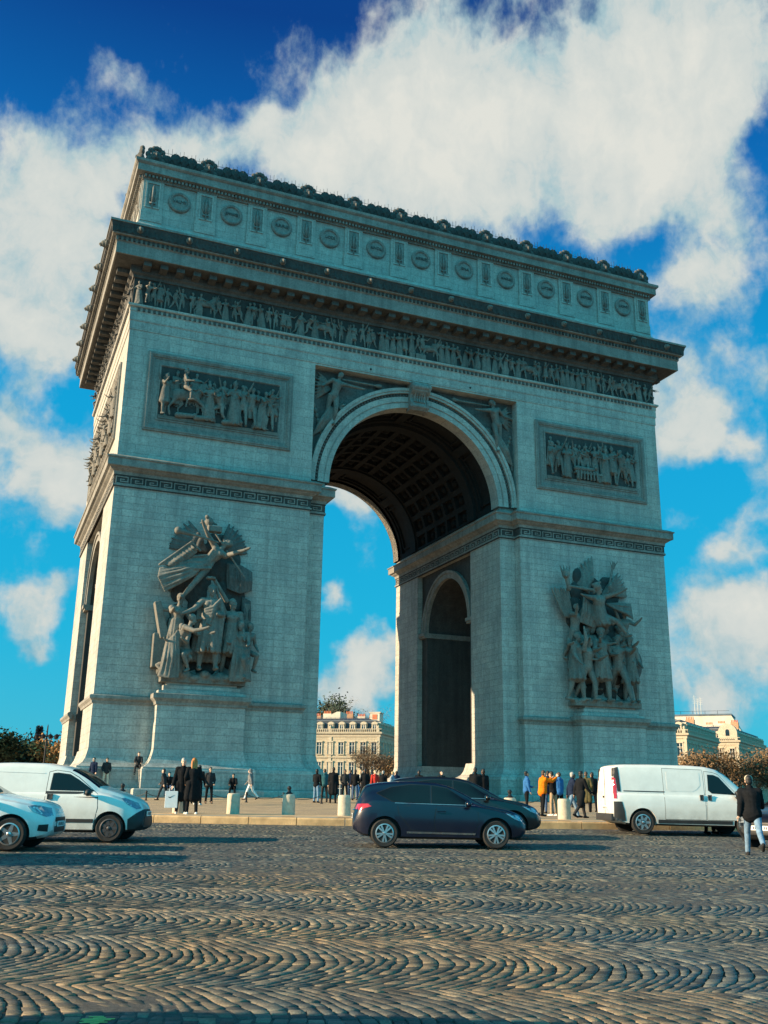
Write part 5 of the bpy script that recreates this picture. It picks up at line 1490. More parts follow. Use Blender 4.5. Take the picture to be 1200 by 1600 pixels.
def block(name, lat, dep, turn, faces_, D, zw, zr, label, winrows, seed=0, zbase=-1.5, roofmat='slate', group='stone apartment blocks round the square', chim=5, setback=1.3):
    """corner block: origin at the near corner; lit front runs to -x (length faces_[0]), the shaded flank to +y (length D)"""
    p = on(lat, dep); rnd = random.Random(seed)
    root = empty(name, (p.x, p.y, 0), -YAW+R(turn), label, 'building', group)
    W = faces_[0]
    mb = MB(); mb.box(-W, 0, 0, D, zbase, zw)
    mb.build('wall', M['cream'], root)
    path = [(-W,0),(0,0),(0,D),(-W,D)]
    mb = MB(); mb.sweep(path, [(-.05,zw-.9),(.12,zw-.9),(.16,zw-.5),(.5,zw-.3),(.55,zw-.05),(-.05,zw+.02)]); mb.build('cornice', M['creamtrim'], root)
    for zz in [r[0]-.75 for r in winrows]:
        mb = MB(); mb.sweep(path, [(-.05,zz),(.18,zz),(.22,zz+.2),(-.05,zz+.26)]); mb.build('string_course', M['creamtrim'], root)
    # parapet balusters
    mb = MB(); mb.sweep(path, [(.30,zw+.55),(.42,zw+.55),(.42,zw+.66),(.30,zw+.66)])
    mb.sweep(path, [(.32,zw-.02),(.40,zw-.02),(.40,zw+.06),(.32,zw+.06)])
    n = int(W/.4)
    for i in range(n): x = -W+W*(i+.5)/n; mb.box(x-.07, x+.07, -.41, -.31, zw+.05, zw+.56)
    n = int(D/.4)
    for i in range(n): y = D*(i+.5)/n; mb.box(.31, .41, y-.07, y+.07, zw+.05, zw+.56)
    mb.build('balustrade', M['creamtrim'], root)
    # mansard
    s = setback
    mb = MB()
    mb.add([(-W+.1,.1,zw),(-.1,.1,zw),(-.1,D-.1,zw),(-W+.1,D-.1,zw),(-W+s,s,zr),(-s,s,zr),(-s,D-s,zr),(-W+s,D-s,zr),(-W+s*2.6,s*2.6,zr+.7),(-s*2.6,s*2.6,zr+.7),(-s*2.6,D-s*2.6,zr+.7),(-W+s*2.6,D-s*2.6,zr+.7)],
           [(0,1,5,4),(1,2,6,5),(2,3,7,6),(3,0,4,7),(4,5,9,8),(5,6,10,9),(6,7,11,10),(7,4,8,11),(8,9,10,11),(3,2,1,0)])
    roof = mb.build('roof', M[roofmat], root)
    mb = MB(); mb.sweep([(-W+s,s),(-s,s),(-s,D-s),(-W+s,D-s)], [(-.1,zr-.05),(.12,zr-.05),(.12,zr+.16),(-.1,zr+.16)])
    for i in range(int((W-2*s)/.9)): x = -W+s+.45+.9*i; mb.tube([(x,s,zr),(x,s,zr+.75)], .03, 5)
    mb.tube([(-W+s,s,zr+.75),(-s,s,zr+.75)], .03, 5)
    mb.build('ridge_rail', M['zinc'], roof)
    # bays
    fb = faces_[1]
    for i in range(fb):
        x = -W+W*(i+.5)/fb
        for z, h in winrows: put_window(root, x, 0, z, 1.05, h)
    nb = max(2, int(D/2.6))
    for i in range(nb):
        y = D*(i+.5)/nb
        for z, h in winrows: put_window(root, 0, y, z, 1.05, h, PI/2)
    dm = dormer_mesh(1.3, 1.35).mesh('dormer', M['creamtrim'])
    for i in range(fb):
        o = link('dormer', dm, root); o.location = (-W+W*(i+.5)/fb, .25, zw+.35); put_window(o, 0, -.06, .2, .75, .95)
    for i in range(nb):
        o = link('dormer', dm, root); o.location = (-.25, D*(i+.5)/nb, zw+.35); o.rotation_euler = (0,0,PI/2); put_window(o, 0, -.06, .2, .75, .95)
    # pilasters on the front
    for x in [-W+.25, -W*.5, -.3]:
        mb = MB(); mb.box(x-.3, x+.3, -.14, .05, winrows[-1][0]-.4, zw-.92); mb.ball((x,-.05,zw+1.0), .26, .26, .34, 10, 6); mb.box(x-.24, x+.24, -.40, .1, zw+.02, zw+.75); mb.build('pilaster', M['creamtrim'], root)
    for i in range(chim):
        x = -W+s+ (W-2*s)*(i+.3)/chim; y = D*rnd.uniform(.25, .7); h = rnd.uniform(1.3, 2.4)
        mb = MB(); mb.box(x-.85, x+.85, y-.4, y+.4, zr, zr+h)
        c = mb.build('chimney', M['brick'] if i % 2 else M['plaster'], roof)
        mb = MB()
        for k in range(5):
            xx = x-.64+.32*k; mb.lathe([(.0,0),(.12,0),(.10,.5),(.13,.55),(.0,.55)], 8, Matrix.Translation((xx,y,zr+h)))
        mb.build('chimney_pots', M['terracotta'], c)
    return root
ROWS = [(9.75,2.3),(5.6,2.6),(1.2,2.8)]
b1 = block('apartment_building', -.1, 197, -14, (20.5,9), 16, 14.0, 16.3, 'cream stone mansion with dormers in a dark mansard roof, seen through the great arch', ROWS, 4, roofmat='slate', chim=6)
mb = MB(); mb.box(-3.4, -1.4, 5, 8, 16.0, 18.2); mb.box(-3.6, -1.2, 4.9, 8.1, 18.2, 18.4)
o = mb.build('lift_housing', M['plaster'], b1); mb = MB(); mb.box(-2.9, -1.9, 4.94, 5.02, 16.9, 17.9); mb.build('orange_hatch', M['terracotta'], o)
mb = MB(); mb.prism([(-15,16.2),(-9.5,16.2),(-9.5,18.4),(-10.2,18.4)], 4, 9, 'y'); mb.build('skylight_gable', M['plaster'], b1)
b2 = block('apartment_building', 55.6, 180, -30, (13,5), 27, 13.6, 16.0, 'cream corner block with a shaded flank, just right of the arch', [(9.6,2.3),(5.4,2.5),(1.2,2.6)], 9, chim=4)
b3 = block('apartment_building', 77.6, 215, -30, (11,4), 34, 14.6, 17.2, 'cream pavilion with a round-topped gable behind the brown trees, right of the corner block', [(10.6,2.3),(6.3,2.5),(2.0,2.6)], 12, chim=4)
mb = MB(); mb.prism([(-4.1,14.9),(-.1,14.9),(-.1,16.2)]+arcpts(-2.1, 16.2, 2.0, 0, PI, 20)[1:-1]+[(-4.1,16.2)], -.35, 1.2, 'y'); g_ = mb.build('round_gable', M['creamtrim'], b3)
mb = MB(); mb.prism([(-2.5,15.6),(-1.7,15.6),(-1.7,16.6)]+arcpts(-2.1, 16.6, .4, 0, PI, 10)[1:-1]+[(-2.5,16.6)], -.40, -.352, 'y'); mb.build('pane', M['pane'], g_)
# large pale block behind
p = on(99, 262); ob = empty('office_building', (p.x, p.y, 0), -YAW+R(-24), 'large white flat-topped block rising behind the cream houses at the right', 'building')
mb = MB(); mb.prism([(-27,-1),(0,-1),(0,16.5),(-3.0,19.5),(-5.5,24.2),(-27,24.2)], 0, 12, 'y'); mb.build('wall', M['plaster'], ob)
mb = MB(); mb.prism([(-27.2,24.2),(-5.3,24.2),(-5.3,24.6),(-27.2,24.6)], -.2, 12.2, 'y'); mb.prism([(0.02,16.5),(6,15),(6,-1),(.02,-1)], .5, 12, 'y'); mb.build('roof', M['zinc'], ob)
for i in range(6):
    mb = MB(); x = -25+3.2*i; mb.tube([(x,1,24.6),(x,1,25.6)], .05, 5); mb.tube([(x,1,25.5),(x+3.1,1,25.5)], .04, 5); mb.build('roof_rail', M['iron'], ob)
for i in range(7): put_window(ob, -25.5+2.8*i, 0, 19.2, 1.1, 1.6)
for x, h in ((-15,5.5),(-14.2,4.6),(-13.4,4.9)):
    mb = MB(); mb.tube([(x,3,24.5),(x,3,24.6+h)], [.09,.05], 6)
    for k in range(4): mb.tube([(x-.5,3,24.6+h*(.6+.1*k)),(x+.5,3,24.6+h*(.6+.1*k))], .03, 4)
    mb.build('aerial', M['whitewood'], ob)
# low terrace of roofs closing the view at the far left and right
b4 = block('apartment_building', -95, 250, 20, (30,10), 18, 9.0, 11.0, 'distant low cream block behind the dark trees at the far left', [(5.6,2.0),(2.0,2.0)], 21, chim=4)
b5 = block('apartment_building', 128, 220, -30, (18,6), 30, 12.0, 14.6, 'cream block at the far right edge behind the brown trees', [(8.6,2.3),(4.4,2.5),(.4,2.5)], 31, chim=4)
b6 = block('apartment_building', -46, 260, 0, (24,8), 18, 10.0, 12.0, 'distant cream block screened by the left pier of the arch and the orange tree', [(6.6,2.0),(2.6,2.2)], 41, chim=4)

# ------------------------------------------------------------------ trees
BARK = simple('bark', (.085,.065,.045), .95, 0, .3, 5, .5)
BARKL = simple('pale_bark', (.30,.22,.13), .95, 0, .3, 5, .5)
def leafmat(name, c):
    m, nt, b = nodes(name)
    g = N(nt, 'ShaderNodeNewGeometry').outputs['Random Per Island']
    nt.links.new(ramp(nt, g, [(0, tuple(x*.55 for x in c)), (.5, c), (1, tuple(min(1, x*1.5) for x in c))]), b.inputs['Base Color'])
    b.inputs['Roughness'].default_value = .8; b.inputs['Subsurface Weight'].default_value = 0
    return m
LEAF = {'dark': leafmat('dark_needles', (.03,.052,.034)), 'green': leafmat('olive_leaves', (.075,.09,.04)), 'brown': leafmat('brown_leaves', (.15,.095,.045)), 'orange': leafmat('rust_leaves', (.34,.165,.05)), 'twig': leafmat('twig_tips', (.13,.09,.055)), 'blue': leafmat('blue_conifer', (.022,.045,.055))}
def grow_tree(h, spread, seed, levels=4, trunk=.28):
    rnd = random.Random(seed); mb = MB(); tips = []
    def br(p, d, l, r, lv):
        n = 4; pts = [p]; rad = [r]; q = p.copy(); dd = d.copy()
        for i in range(n):
            dd = (dd+Vector((rnd.uniform(-1,1), rnd.uniform(-1,1), rnd.uniform(-.4,.8)))*.16).normalized()
            q = q+dd*l/n; pts.append(q.copy()); rad.append(r*(1-.55*(i+1)/n))
        mb.tube(pts, rad, 7 if lv < 2 else 4)
        if lv >= levels: tips.append((pts[-1], dd)); tips.append((pts[2], dd)); return
        k = rnd.choice((3,4)) if lv else 6
        for j in range(k):
            t = rnd.uniform(.45, 1.) if lv else rnd.uniform(.4, 1.)
            i = min(n-1, int(t*n)); s = pts[i].lerp(pts[i+1], t*n-i)
            a = rnd.uniform(0, 2*PI); out_ = Vector((math.cos(a)*spread, math.sin(a)*spread, rnd.uniform(.15, .75)))
            br(s, (dd*.55+out_).normalized(), l*rnd.uniform(.55, .8), rad[i]*.62, lv+1)
    br(Vector((0,0,-.1)), Vector((0,0,1)), h*.42, trunk, 0)
    return mb, tips
def tree(name, lat, dep, h, kind, nleaf, label, cat='tree', seed=1, spread=.9, lsize=.16, levels=4, bark=BARK, group=None, clump=.55, trunk=.26):
    p = on(lat, dep)
    root = empty(name, (p.x, p.y, p.z), seed*1.3, label, cat, group)
    mb, tips = grow_tree(h, spread, seed, levels, trunk)
    zmax = max(t[0].z for t in tips); s = h/zmax*.97
    mb.v = [(x*s, y*s, z*s) for x, y, z in mb.v]
    mb.build('trunk', bark, root, True, fix=False)
    rnd = random.Random(seed+99); mb = MB()
    for i in range(nleaf):
        c, d = rnd.choice(tips)
        c = c*s+Vector((rnd.gauss(0,1), rnd.gauss(0,1), rnd.gauss(0,.8)))*clump
        a = Vector((rnd.uniform(-1,1), rnd.uniform(-1,1), rnd.uniform(-1,1))).normalized(); b = a.orthogonal().normalized()
        l = lsize*rnd.uniform(.6, 1.5)
        if kind == 'twig': b = b*.18; a = a*2.2
        mb.add([c-a*l, c+b*l*.6, c+a*l, c-b*l*.6], [(0,1,2,3)])
    mb.build('crown', LEAF[kind], root, fix=False)
    return root
def conifer(lat, dep, h, kind, label, seed, w=.17, group=None):
    p = on(lat, dep); root = empty('conifer', p, 0, label, 'tree', group)
    mb = MB(); mb.tube([(0,0,-.1),(0,0,h*.95)], [.2,.03], 7); mb.build('trunk', BARK, root)
    rnd = random.Random(seed); mb = MB()
    for i in range(2600):
        t = rnd.random()**.75; z = h*(.08+.92*t); rr = h*w*(1-t)**.8*(.6+.4*math.sin(z*5+seed))+.1
        a = rnd.uniform(0, 2*PI); q = rr*math.sqrt(rnd.random()); c = Vector((q*math.cos(a), q*math.sin(a), z))
        d = Vector((math.cos(a), math.sin(a), rnd.uniform(-.5,.6))).normalized(); b = d.orthogonal().normalized(); l = rnd.uniform(.15, .34)
        mb.add([c, c+d*l*.6+b*l*.35, c+d*l*1.3, c+d*l*.6-b*l*.35], [(0,1,2,3)])
    mb.build('crown', LEAF[kind], root, fix=False)
    return root
GL = 'trees at the far left'; GR = 'brown trees before the houses at the right'
tree('tree', -46.5, 118, 8.0, 'green', 3600, 'dark olive tree with rounded crown at the left edge behind the delivery van', seed=3, group=GL, clump=.7, lsize=.2)
tree('tree', -43.6, 122, 7.3, 'dark', 3800, 'dark green bushy tree second from the left edge', seed=5, group=GL, clump=.75, lsize=.2)
conifer(-41.6, 121, 8.8, 'blue', 'narrow bluish conifer with a pointed top between the dark and the rust-coloured trees', 7, .12, GL)
tree('tree', -39.2, 121, 6.9, 'orange', 3600, 'rust-orange tree beside the lamp post, left of the arch', seed=11, group=GL, clump=.7, lsize=.19)
tree('tree', -36.8, 126, 7.9, 'brown', 3600, 'brown-leaved tree partly hidden by the outer edge of the left pier', seed=13, group=GL, clump=.75, lsize=.19)
for i, (lat, dep, h, kd, lab) in enumerate([(33.8,108,6.2,'brown','brown tree between arch and van roof, nearest the arch'), (36.2,112,6.6,'twig','nearly bare pale-branched tree behind the van roof'), (38.2,108,6.4,'brown','bushy brown tree above the van windscreen'),
        (40.3,111,7.4,'twig','tall bare tree above the hurrying pedestrian'), (42.2,107,7.2,'brown','dense brown tree near the right edge'), (44.6,110,7.9,'brown','tallest brown tree cut by the right edge')]):
    tree('tree', lat, dep, h*.93, kd, 1700 if kd == 'brown' else 2400, lab, seed=20+i, group=GR, bark=BARKL if i % 2 else BARK, clump=.6, lsize=.14)
tree('tree', -.7, 112, 6.6, 'twig', 1300, 'bare dark-branched tree in front of the mansion seen through the arch', seed=41, spread=1.0, clump=.35, levels=4)
tree('tree', 1.3, 118, 5.6, 'brown', 2200, 'small brown tree at the right foot of the mansion under the arch', seed=43, clump=.5, lsize=.12)
tree('tree', -9.2, 236, 25.5, 'dark', 9000, 'dark evergreen crown rising behind the mansion roof', seed=47, clump=.9, lsize=.26, trunk=.5, spread=.55)
tree('tree', -6.0, 240, 24.5, 'twig', 5000, 'bare tree behind the mansion roof, right of the evergreen', seed=49, clump=.9, lsize=.22, trunk=.4)
tree('tree', -13.8, 238, 24.0, 'twig', 5000, 'bare tree behind the mansion roof, left of the evergreen', seed=53, clump=.9, lsize=.22, trunk=.4)
# lamp standard at the left
p = on(-33.9, 101); lp = empty('street_lamp', p, -YAW, 'dark street lamp with a crossbar of lanterns before the rust-orange tree', 'lamp post')
mb = MB(); mb.lathe([(.0,0),(.22,0),(.22,.5),(.12,.7),(.09,1.2),(.08,6.0),(.06,7.0),(.0,7.2)], 12); mb.build('post', M['iron'], lp)
mb = MB(); mb.tube([(-1.15,0,5.95),(1.15,0,5.95)], .05, 8); mb.build('crossbar', M['iron'], lp)
for x in (-1.0,-.35,.35,1.0):
    mb = MB(); mb.lathe([(.0,-.18),(.16,-.16),(.24,.12),(.26,.16),(.10,.28),(.0,.34)], 12, Matrix.Translation((x,0,5.9))); mb.build('lantern', M['iron'], lp)
# ================================================================== SCULPTURE
def figure_caps(mb, J, T, build=1.0, robe=None, helmet=False, hair=True, cloak=False, seedf=0):
    """add one human figure (joints J, 1.72 m) to mb through matrix T"""
    old = mb.M; mb.M = T
    head(mb, J); q, c = J['hd'], J['head']
    if hair: mb.ball(c+q @ Vector((0,.03,.05)), .09, .10, .09, 12, 8); 
    if helmet:
        mb.ball(c+q @ Vector((0,.02,.07)), .105, .12, .10, 12, 8); mb.caps(c+q @ Vector((0,-.06,.19)), c+q @ Vector((0,.13,.13)), .035, .045); mb.caps(c+q @ Vector((0,.1,.0)), c+q @ Vector((0,.12,-.08)), .05, .04)
    b = build
    mb.caps(J['pel'], J['waist'], .135*b, .12*b); mb.caps(J['waist'], J['chest'], .12*b, .15*b); mb.caps(J['chest'], J['neck']-Vector((0,0,.03)), .15*b, .07)
    for i, sx in ((0,1),(1,-1)):
        mb.ball(J['chest']+Vector((sx*.07,-.10,.03)), .075*b, .05, .06*b)
        mb.caps(J['chest']+Vector((0,0,.08)), J['sh%d' % i], .085*b, .072*b); mb.caps(J['sh%d' % i], J['el%d' % i], .066*b, .05*b); mb.caps(J['el%d' % i], J['wr%d' % i], .05*b, .034*b)
        mb.caps(J['wr%d' % i], J['wr%d' % i]+J['hv%d' % i]*.12, .036, .028)
        mb.caps(J['hip%d' % i], J['kn%d' % i], .098*b, .066*b); k = J['kn%d' % i].lerp(J['an%d' % i], .3)
        mb.caps(J['kn%d' % i], k, .06*b, .066*b); mb.caps(k, J['an%d' % i], .066*b, .042*b); mb.caps(J['heel%d' % i], J['toe%d' % i], .045, .035)
    if robe:
        w = J['waist']; n = 17
        lo = (J['an0']+J['an1'])/2; kn = (J['kn0']+J['kn1'])/2
        z1 = {'long': .04, 'skirt': kn.z+.05, 'knee': kn.z-.12}[robe]
        for k in range(n):
            a = 2*PI*k/n; st = .5+.5*math.sin(a*3+seedf)
            tgt = lo.lerp(kn, .0 if robe == 'long' else .9)
            rr = (.27 if robe == 'long' else .22)+.03*math.sin(k*2.4+seedf)
            p0 = Vector((w.x+.13*math.cos(a), w.y+.11*math.sin(a), w.z+.05))
            p1 = Vector((J['pel'].x+.17*math.cos(a), J['pel'].y+.15*math.sin(a), J['pel'].z-.12))
            p2 = Vector((tgt.x+rr*math.cos(a+.1*math.sin(seedf+k)), tgt.y+rr*.85*math.sin(a), z1))
            mb.caps(p0, p1, .045, .05, 8, 2); mb.caps(p1, p2, .026+.026*(k % 2), .024+.032*(k % 2), 8, 2)
        mb.caps(J['pel'], tgt+Vector((0,0,max(0,z1-tgt.z)+.1)), .17, .2)
    if cloak:
        s0, s1 = J['sh0'], J['sh1']
        for k in range(6):
            t = k/5; a = s0.lerp(J['hip1'], t*.25)+Vector((-.02*k,-.13,.05-.03*k)); bq = J['hip1'].lerp(s1, .6-.5*t)+Vector((0,-.15,0)); mid = (a+bq)/2+Vector((.0,-.06,-.07-.02*k))
            mb.caps(a, mid, .03, .034, 8, 2); mb.caps(mid, bq, .034, .03, 8, 2)
        for k in range(6):
            x = -.18+.07*k; mb.caps(s1.lerp(s0, k/5)+Vector((0,.08,.03)), Vector((x*1.5, .22, .25)), .06, .075, 8, 2)
        for k in range(4):
            mb.caps(J['el0']+Vector((-.05*k,0,.03)), J['el0']+Vector((-.03-.05*k,.02,-.62-.05*(k % 2))), .05, .045, 8, 2)
    mb.M = old
def TM(x, y, z, s, face=0., roll=0., pitch=0., mirror=False):
    m = Matrix.Translation((x, y, z)) @ Matrix.Rotation(R(roll), 4, 'Y') @ Matrix.Rotation(R(face), 4, 'Z') @ Matrix.Rotation(R(pitch), 4, 'X') @ Matrix.Diagonal((-s if mirror else s, s, s, 1))
    return m
def wing(mb, root, tip, low, n=13, r=.13, y0=-.5, y1=-.3, layers=3):
    """fan of feathers: from the root, sweeping between tip and low"""
    ro = Vector((root[0], y0, root[1])); a = Vector((tip[0]-root[0], 0, tip[1]-root[1])); b = Vector((low[0]-root[0], 0, low[1]-root[1]))
    for L_ in range(layers):
        f = 1-.28*L_
        for k in range(n):
            t = k/(n-1); d = (a*(1-t)+b*t); ln = a.length*(1-t)+b.length*t; d = d.normalized()*ln*f*(.94+.06*math.cos(k*3))
            st = ro+a*(.30*(1-t))+b*.05*t; e = ro+d+Vector((0, y1-y0+.02*k-.10*L_, 0))
            m = st.lerp(e, .55)+Vector((0,-.12-.07*L_,0))
            mb.caps(st, m, r*.8, r, 6, 2); mb.caps(m, e, r, r*.45, 6, 2)
def drape(mb, pts_top, pts_bot, n, r, sag=.25, seedv=0):
    """hanging or flying cloth: n folds between two polylines"""
    def ev(P, t):
        f = t*(len(P)-1); i = min(len(P)-2, int(f)); return Vector(P[i]).lerp(Vector(P[i+1]), f-i)
    for k in range(n):
        t = k/(n-1); a = ev(pts_top, t); b = ev(pts_bot, t); m = (a+b)/2+Vector((0,-.12*math.sin(k*1.9+seedv)-.1,-sag*math.sin(PI*t)))
        mb.caps(a, m, r*(.7+.3*(k % 2)), r*(1+.3*(k % 3 == 0)), 7, 2); mb.caps(m, b, r*(1+.3*(k % 3 == 0)), r*.6, 7, 2)
VX = .04
def sub(parent, name, f, mat='carved', vx=VX, sm=1):
    mb = MB(); f(mb); me = remesh(mb, vx, sm); me.materials.append(M[mat]); return link(name, me, parent)
SK = lambda **k: skeleton(**k)
S = 3.15
# ---- left group: the crowning of a robed hero
def gl_base(mb):
    mb.box(-18.5, -12.95, -1.05, .05, 8.4, 8.9)
    for k in range(22): mb.ball((-18.3+.24*k, -.75+.2*math.sin(k*2.1), 8.85+.15*math.sin(k*1.3)), .38, .42, .28, 8, 5)
gl = sub(arch, 'sculpture_group', gl_base, vx=.07)
def rough(x0, x1, z0, z1, n, sd_):
    rnd = random.Random(sd_)
    def f(mb):
        for k in range(n):
            t = rnd.random(); z = z0+(z1-z0)*t; cx = (x0+x1)/2; hw_ = (x1-x0)/2*(.92 if t < .6 else .92-.75*(t-.6))
            mb.ball((cx+rnd.uniform(-hw_, hw_), -.02, z), rnd.uniform(.35,.6), rnd.uniform(.2,.42), rnd.uniform(.4,.75), 9, 6)
    return f
sub(gl, 'shade_backing', rough(-18.0, -13.2, 9.3, 18.3, 150, 5), 'dark', vx=.08)  # dark lumps added so the gaps between figures read as shade
sub(gl, 'figure', lambda mb: figure_caps(mb, SK(lean=-2, nod=4, turn=8, legs=((6,6,6),(-4,-5,6)), arms=((10,16,70,45),(22,-40,30,-8))), TM(-15.65,-1.45,9.2,3.2,0), 1.1, 'knee', cloak=True, seedf=1))
sub(gl, 'figure', lambda mb: figure_caps(mb, SK(lean=8, nod=10, turn=-50, legs=((10,4,20),(0,-4,10)), arms=((30,20,60,20),(60,-30,30,0))), TM(-17.75,-.75,8.9,3.0,25), 1.0, 'long', seedf=2))
def kneel(mb):
    figure_caps(mb, SK(lean=38, nod=20, turn=20, legs=((50,6,95),(15,-6,100)), arms=((60,8,40,10),(70,-10,30,10))), TM(-17.75,-1.25,8.75,2.75,55), 1.05)
    drape(mb, [(-17.75,-1.7,11.6),(-18.0,-1.75,11.2),(-18.35,-1.6,10.9)], [(-17.5,-1.75,8.6),(-18.1,-1.95,8.55),(-18.75,-1.75,8.65)], 15, .085, .0, 2)
sub(gl, 'figure', kneel)
sub(gl, 'figure', lambda mb: figure_caps(mb, SK(lean=30, nod=20, legs=((75,8,110),(30,-6,100)), arms=((40,14,60,10),(35,-12,70,0))), TM(-17.0,-1.05,8.75,2.3,-40), 1.12))
sub(gl, 'figure', lambda mb: figure_caps(mb, SK(lean=4, nod=4, turn=40, legs=((6,5,10),(-6,-6,14)), arms=((8,10,14,0),(150,-22,24,0))), TM(-14.05,-.85,8.9,2.98,-8), 1.05, 'skirt', seedf=5))
def lowwoman(mb):
    figure_caps(mb, SK(lean=14, nod=16, turn=-20, legs=((60,8,90),(40,-8,90)), arms=((20,14,50,10),(30,-12,50,10))), TM(-13.35,-.95,8.7,2.5,-25), 1.0, 'long', seedf=6)
    drape(mb, [(-13.9,-1.4,10.9),(-13.2,-1.5,10.7),(-12.8,-1.1,10.9)], [(-14.1,-1.5,8.6),(-13.3,-1.7,8.6),(-12.75,-1.2,8.7)], 15, .08, .0, 4)
sub(gl, 'figure', lowwoman)
def captive(mb):
    figure_caps(mb, SK(lean=16, nod=14, turn=30, legs=((70,8,100),(60,-8,100)), arms=((-10,20,60,30),(-10,-20,60,30))), TM(-12.95,-.55,9.2,2.3,20), 1.0)
    mb.box(-13.2, -12.75, -.5, 0, 11.0, 14.0)
sub(gl, 'figure', captive)
def fame(mb):
    figure_caps(mb, SK(lean=6, nod=-6, turn=-60, legs=((8,10,14),(-6,-6,18)), arms=((120,30,20,0),(95,-50,10,0))), TM(-18.15,-1.0,14.15,3.05,-12, roll=43), 1.0)
    drape(mb, [(-15.5,-1.1,16.9),(-16.3,-1.4,16.2),(-16.9,-1.4,15.4)], [(-19.1,-1.1,15.7),(-19.2,-1.3,15.1),(-18.7,-1.2,14.2)], 17, .095, .1, 7)
    drape(mb, [(-15.3,-1.1,17.0),(-15.8,-1.3,16.0)], [(-17.6,-1.1,16.6),(-17.9,-1.3,15.7)], 10, .085, .15, 9)
sub(gl, 'flying_figure', fame)
def fwings(mb):
    wing(mb, (-15.9,17.4), (-17.3,19.35), (-18.6,17.4), 13, .15, -.35, -.25); wing(mb, (-15.1,17.4), (-14.5,19.45), (-13.0,17.6), 14, .15, -.35, -.25)
sub(gl, 'wings', fwings, 'frieze')
def trumpet(mb):
    mb.caps((-15.5,-1.6,17.75), (-17.2,-1.8,18.05), .07, .10); mb.caps((-17.2,-1.8,18.05), (-18.1,-1.9,18.15), .10, .2); mb.caps((-18.1,-1.9,18.15), (-18.25,-1.92,18.18), .2, .26)
sub(gl, 'trumpet', trumpet)
def banner(mb):
    drape(mb, [(-18.95,-1.1,16.0),(-17.3,-1.25,17.45)], [(-18.0,-1.2,15.9),(-16.8,-1.3,17.0)], 30, .075, .0, 3)
    mb.caps((-19.15,-1.15,15.95), (-17.2,-1.3,17.65), .09, .09); mb.caps((-17.2,-1.3,17.65), (-16.6,-1.4,17.1), .08, .08)
sub(gl, 'banner', banner)
def eagle(mb):
    mb.caps((-14.8,-1.3,17.3), (-13.45,-1.3,15.6), .07, .06); mb.caps((-15.2,-1.2,17.9),(-16.0,-1.1,19.0), .07, .07)
    mb.box(-16.15, -15.2, -1.35, -.75, 18.55, 18.95); mb.ball((-16.05,-1.0,19.25), .3, .28, .34, 10, 7); mb.ball((-16.25,-1.15,19.55), .15, .17, .14)
    for s_ in (-1, 1): mb.caps((-16.05,-1.0,19.3), (-16.05+s_*.55,-.9,19.15), .14, .06)
sub(gl, 'eagle_standard', eagle)
def crown(mb):
    for k in range(12): a = 2*PI*k/12; mb.ball((-15.75+.24*math.cos(a), -1.35+.22*math.sin(a), 15.3+.03*(k % 2)), .1)
    mb.caps((-14.55,-1.05,13.95), (-15.5,-1.25,15.3), .17, .12)
sub(gl, 'laurel_crown', crown)
def tablet(mb):
    mb.prism([(-19.25,13.5),(-18.85,13.6),(-18.15,11.3),(-18.7,11.15)], -1.05, -.35, 'y'); mb.box(-19.1, -18.2, -.9, 0, 9.3, 11.5)
    mb.caps((-18.95,-.8,13.1), (-17.9,-.9,13.0), .14, .15)
sub(gl, 'stone_tablet', tablet)
def trophies(mb):
    drape(mb, [(-14.5,-.5,16.6),(-13.6,-.7,16.5),(-12.8,-.45,16.2)], [(-14.4,-.5,14.9),(-13.6,-.75,14.6),(-12.75,-.45,14.9)], 17, .085, .12, 5)
    drape(mb, [(-13.3,-.35,14.4),(-12.75,-.3,14.2)], [(-13.2,-.35,12.2),(-12.7,-.3,12.2)], 7, .08, .0, 5)
sub(gl, 'draped_trophies', trophies, 'frieze')
# ---- right group: the departure, winged genius above marching soldiers
def gr_base(mb):
    mb.box(12.5, 18.5, -1.05, .05, 8.4, 8.8)
    for k in range(20): mb.ball((12.6+.3*k, -.7+.2*math.sin(k*2.3), 8.8), .32, .4, .2, 8, 5)
gr = sub(arch, 'sculpture_group', gr_base, vx=.07)
sub(gr, 'shade_backing', rough(12.6, 18.2, 9.3, 18.6, 150, 8), 'dark', vx=.08)  # added dark backing, painted shade between the soldiers
def soldier(x, z, s, face, b=1.16, robe=None, helmet=False, y=-.95, **k):
    sub(gr, 'figure', lambda mb: figure_caps(mb, SK(**k), TM(x, y, z, s, face), b, robe, helmet, seedf=x))
soldier(12.75, 8.75, 2.95, 30, lean=4, nod=6, turn=-30, legs=((12,4,8),(-8,-5,10)), arms=((20,10,50,10),(10,-14,30,0)), robe='skirt')
soldier(13.55, 8.8, 2.75, 15, lean=10, nod=8, turn=20, legs=((20,6,20),(-14,-5,20)), arms=((30,16,70,20),(150,-10,30,0)), y=-1.15)
soldier(14.85, 8.75, 3.2, 5, lean=0, nod=2, turn=-25, legs=((6,6,4),(-8,-6,8)), arms=((10,20,70,30),(30,-24,60,10)), robe='skirt', helmet=True, y=-1.2, b=1.15)
soldier(16.35, 8.7, 3.1, -25, lean=6, nod=4, turn=-40, legs=((22,14,6),(-22,-18,12)), arms=((60,20,40,10),(-10,-16,50,20)), y=-1.25, b=1.12)
soldier(17.75, 8.85, 2.9, -15, lean=2, nod=6, turn=-40, legs=((4,6,6),(-4,-4,6)), arms=((6,12,40,10),(16,-12,50,0)), robe='skirt', helmet=True, y=-.8)
soldier(12.9, 11.9, 2.5, 20, lean=10, nod=-4, turn=-20, legs=((20,6,20),(-14,-5,20)), arms=((150,10,30,0),(80,-30,60,0)), y=-.65)
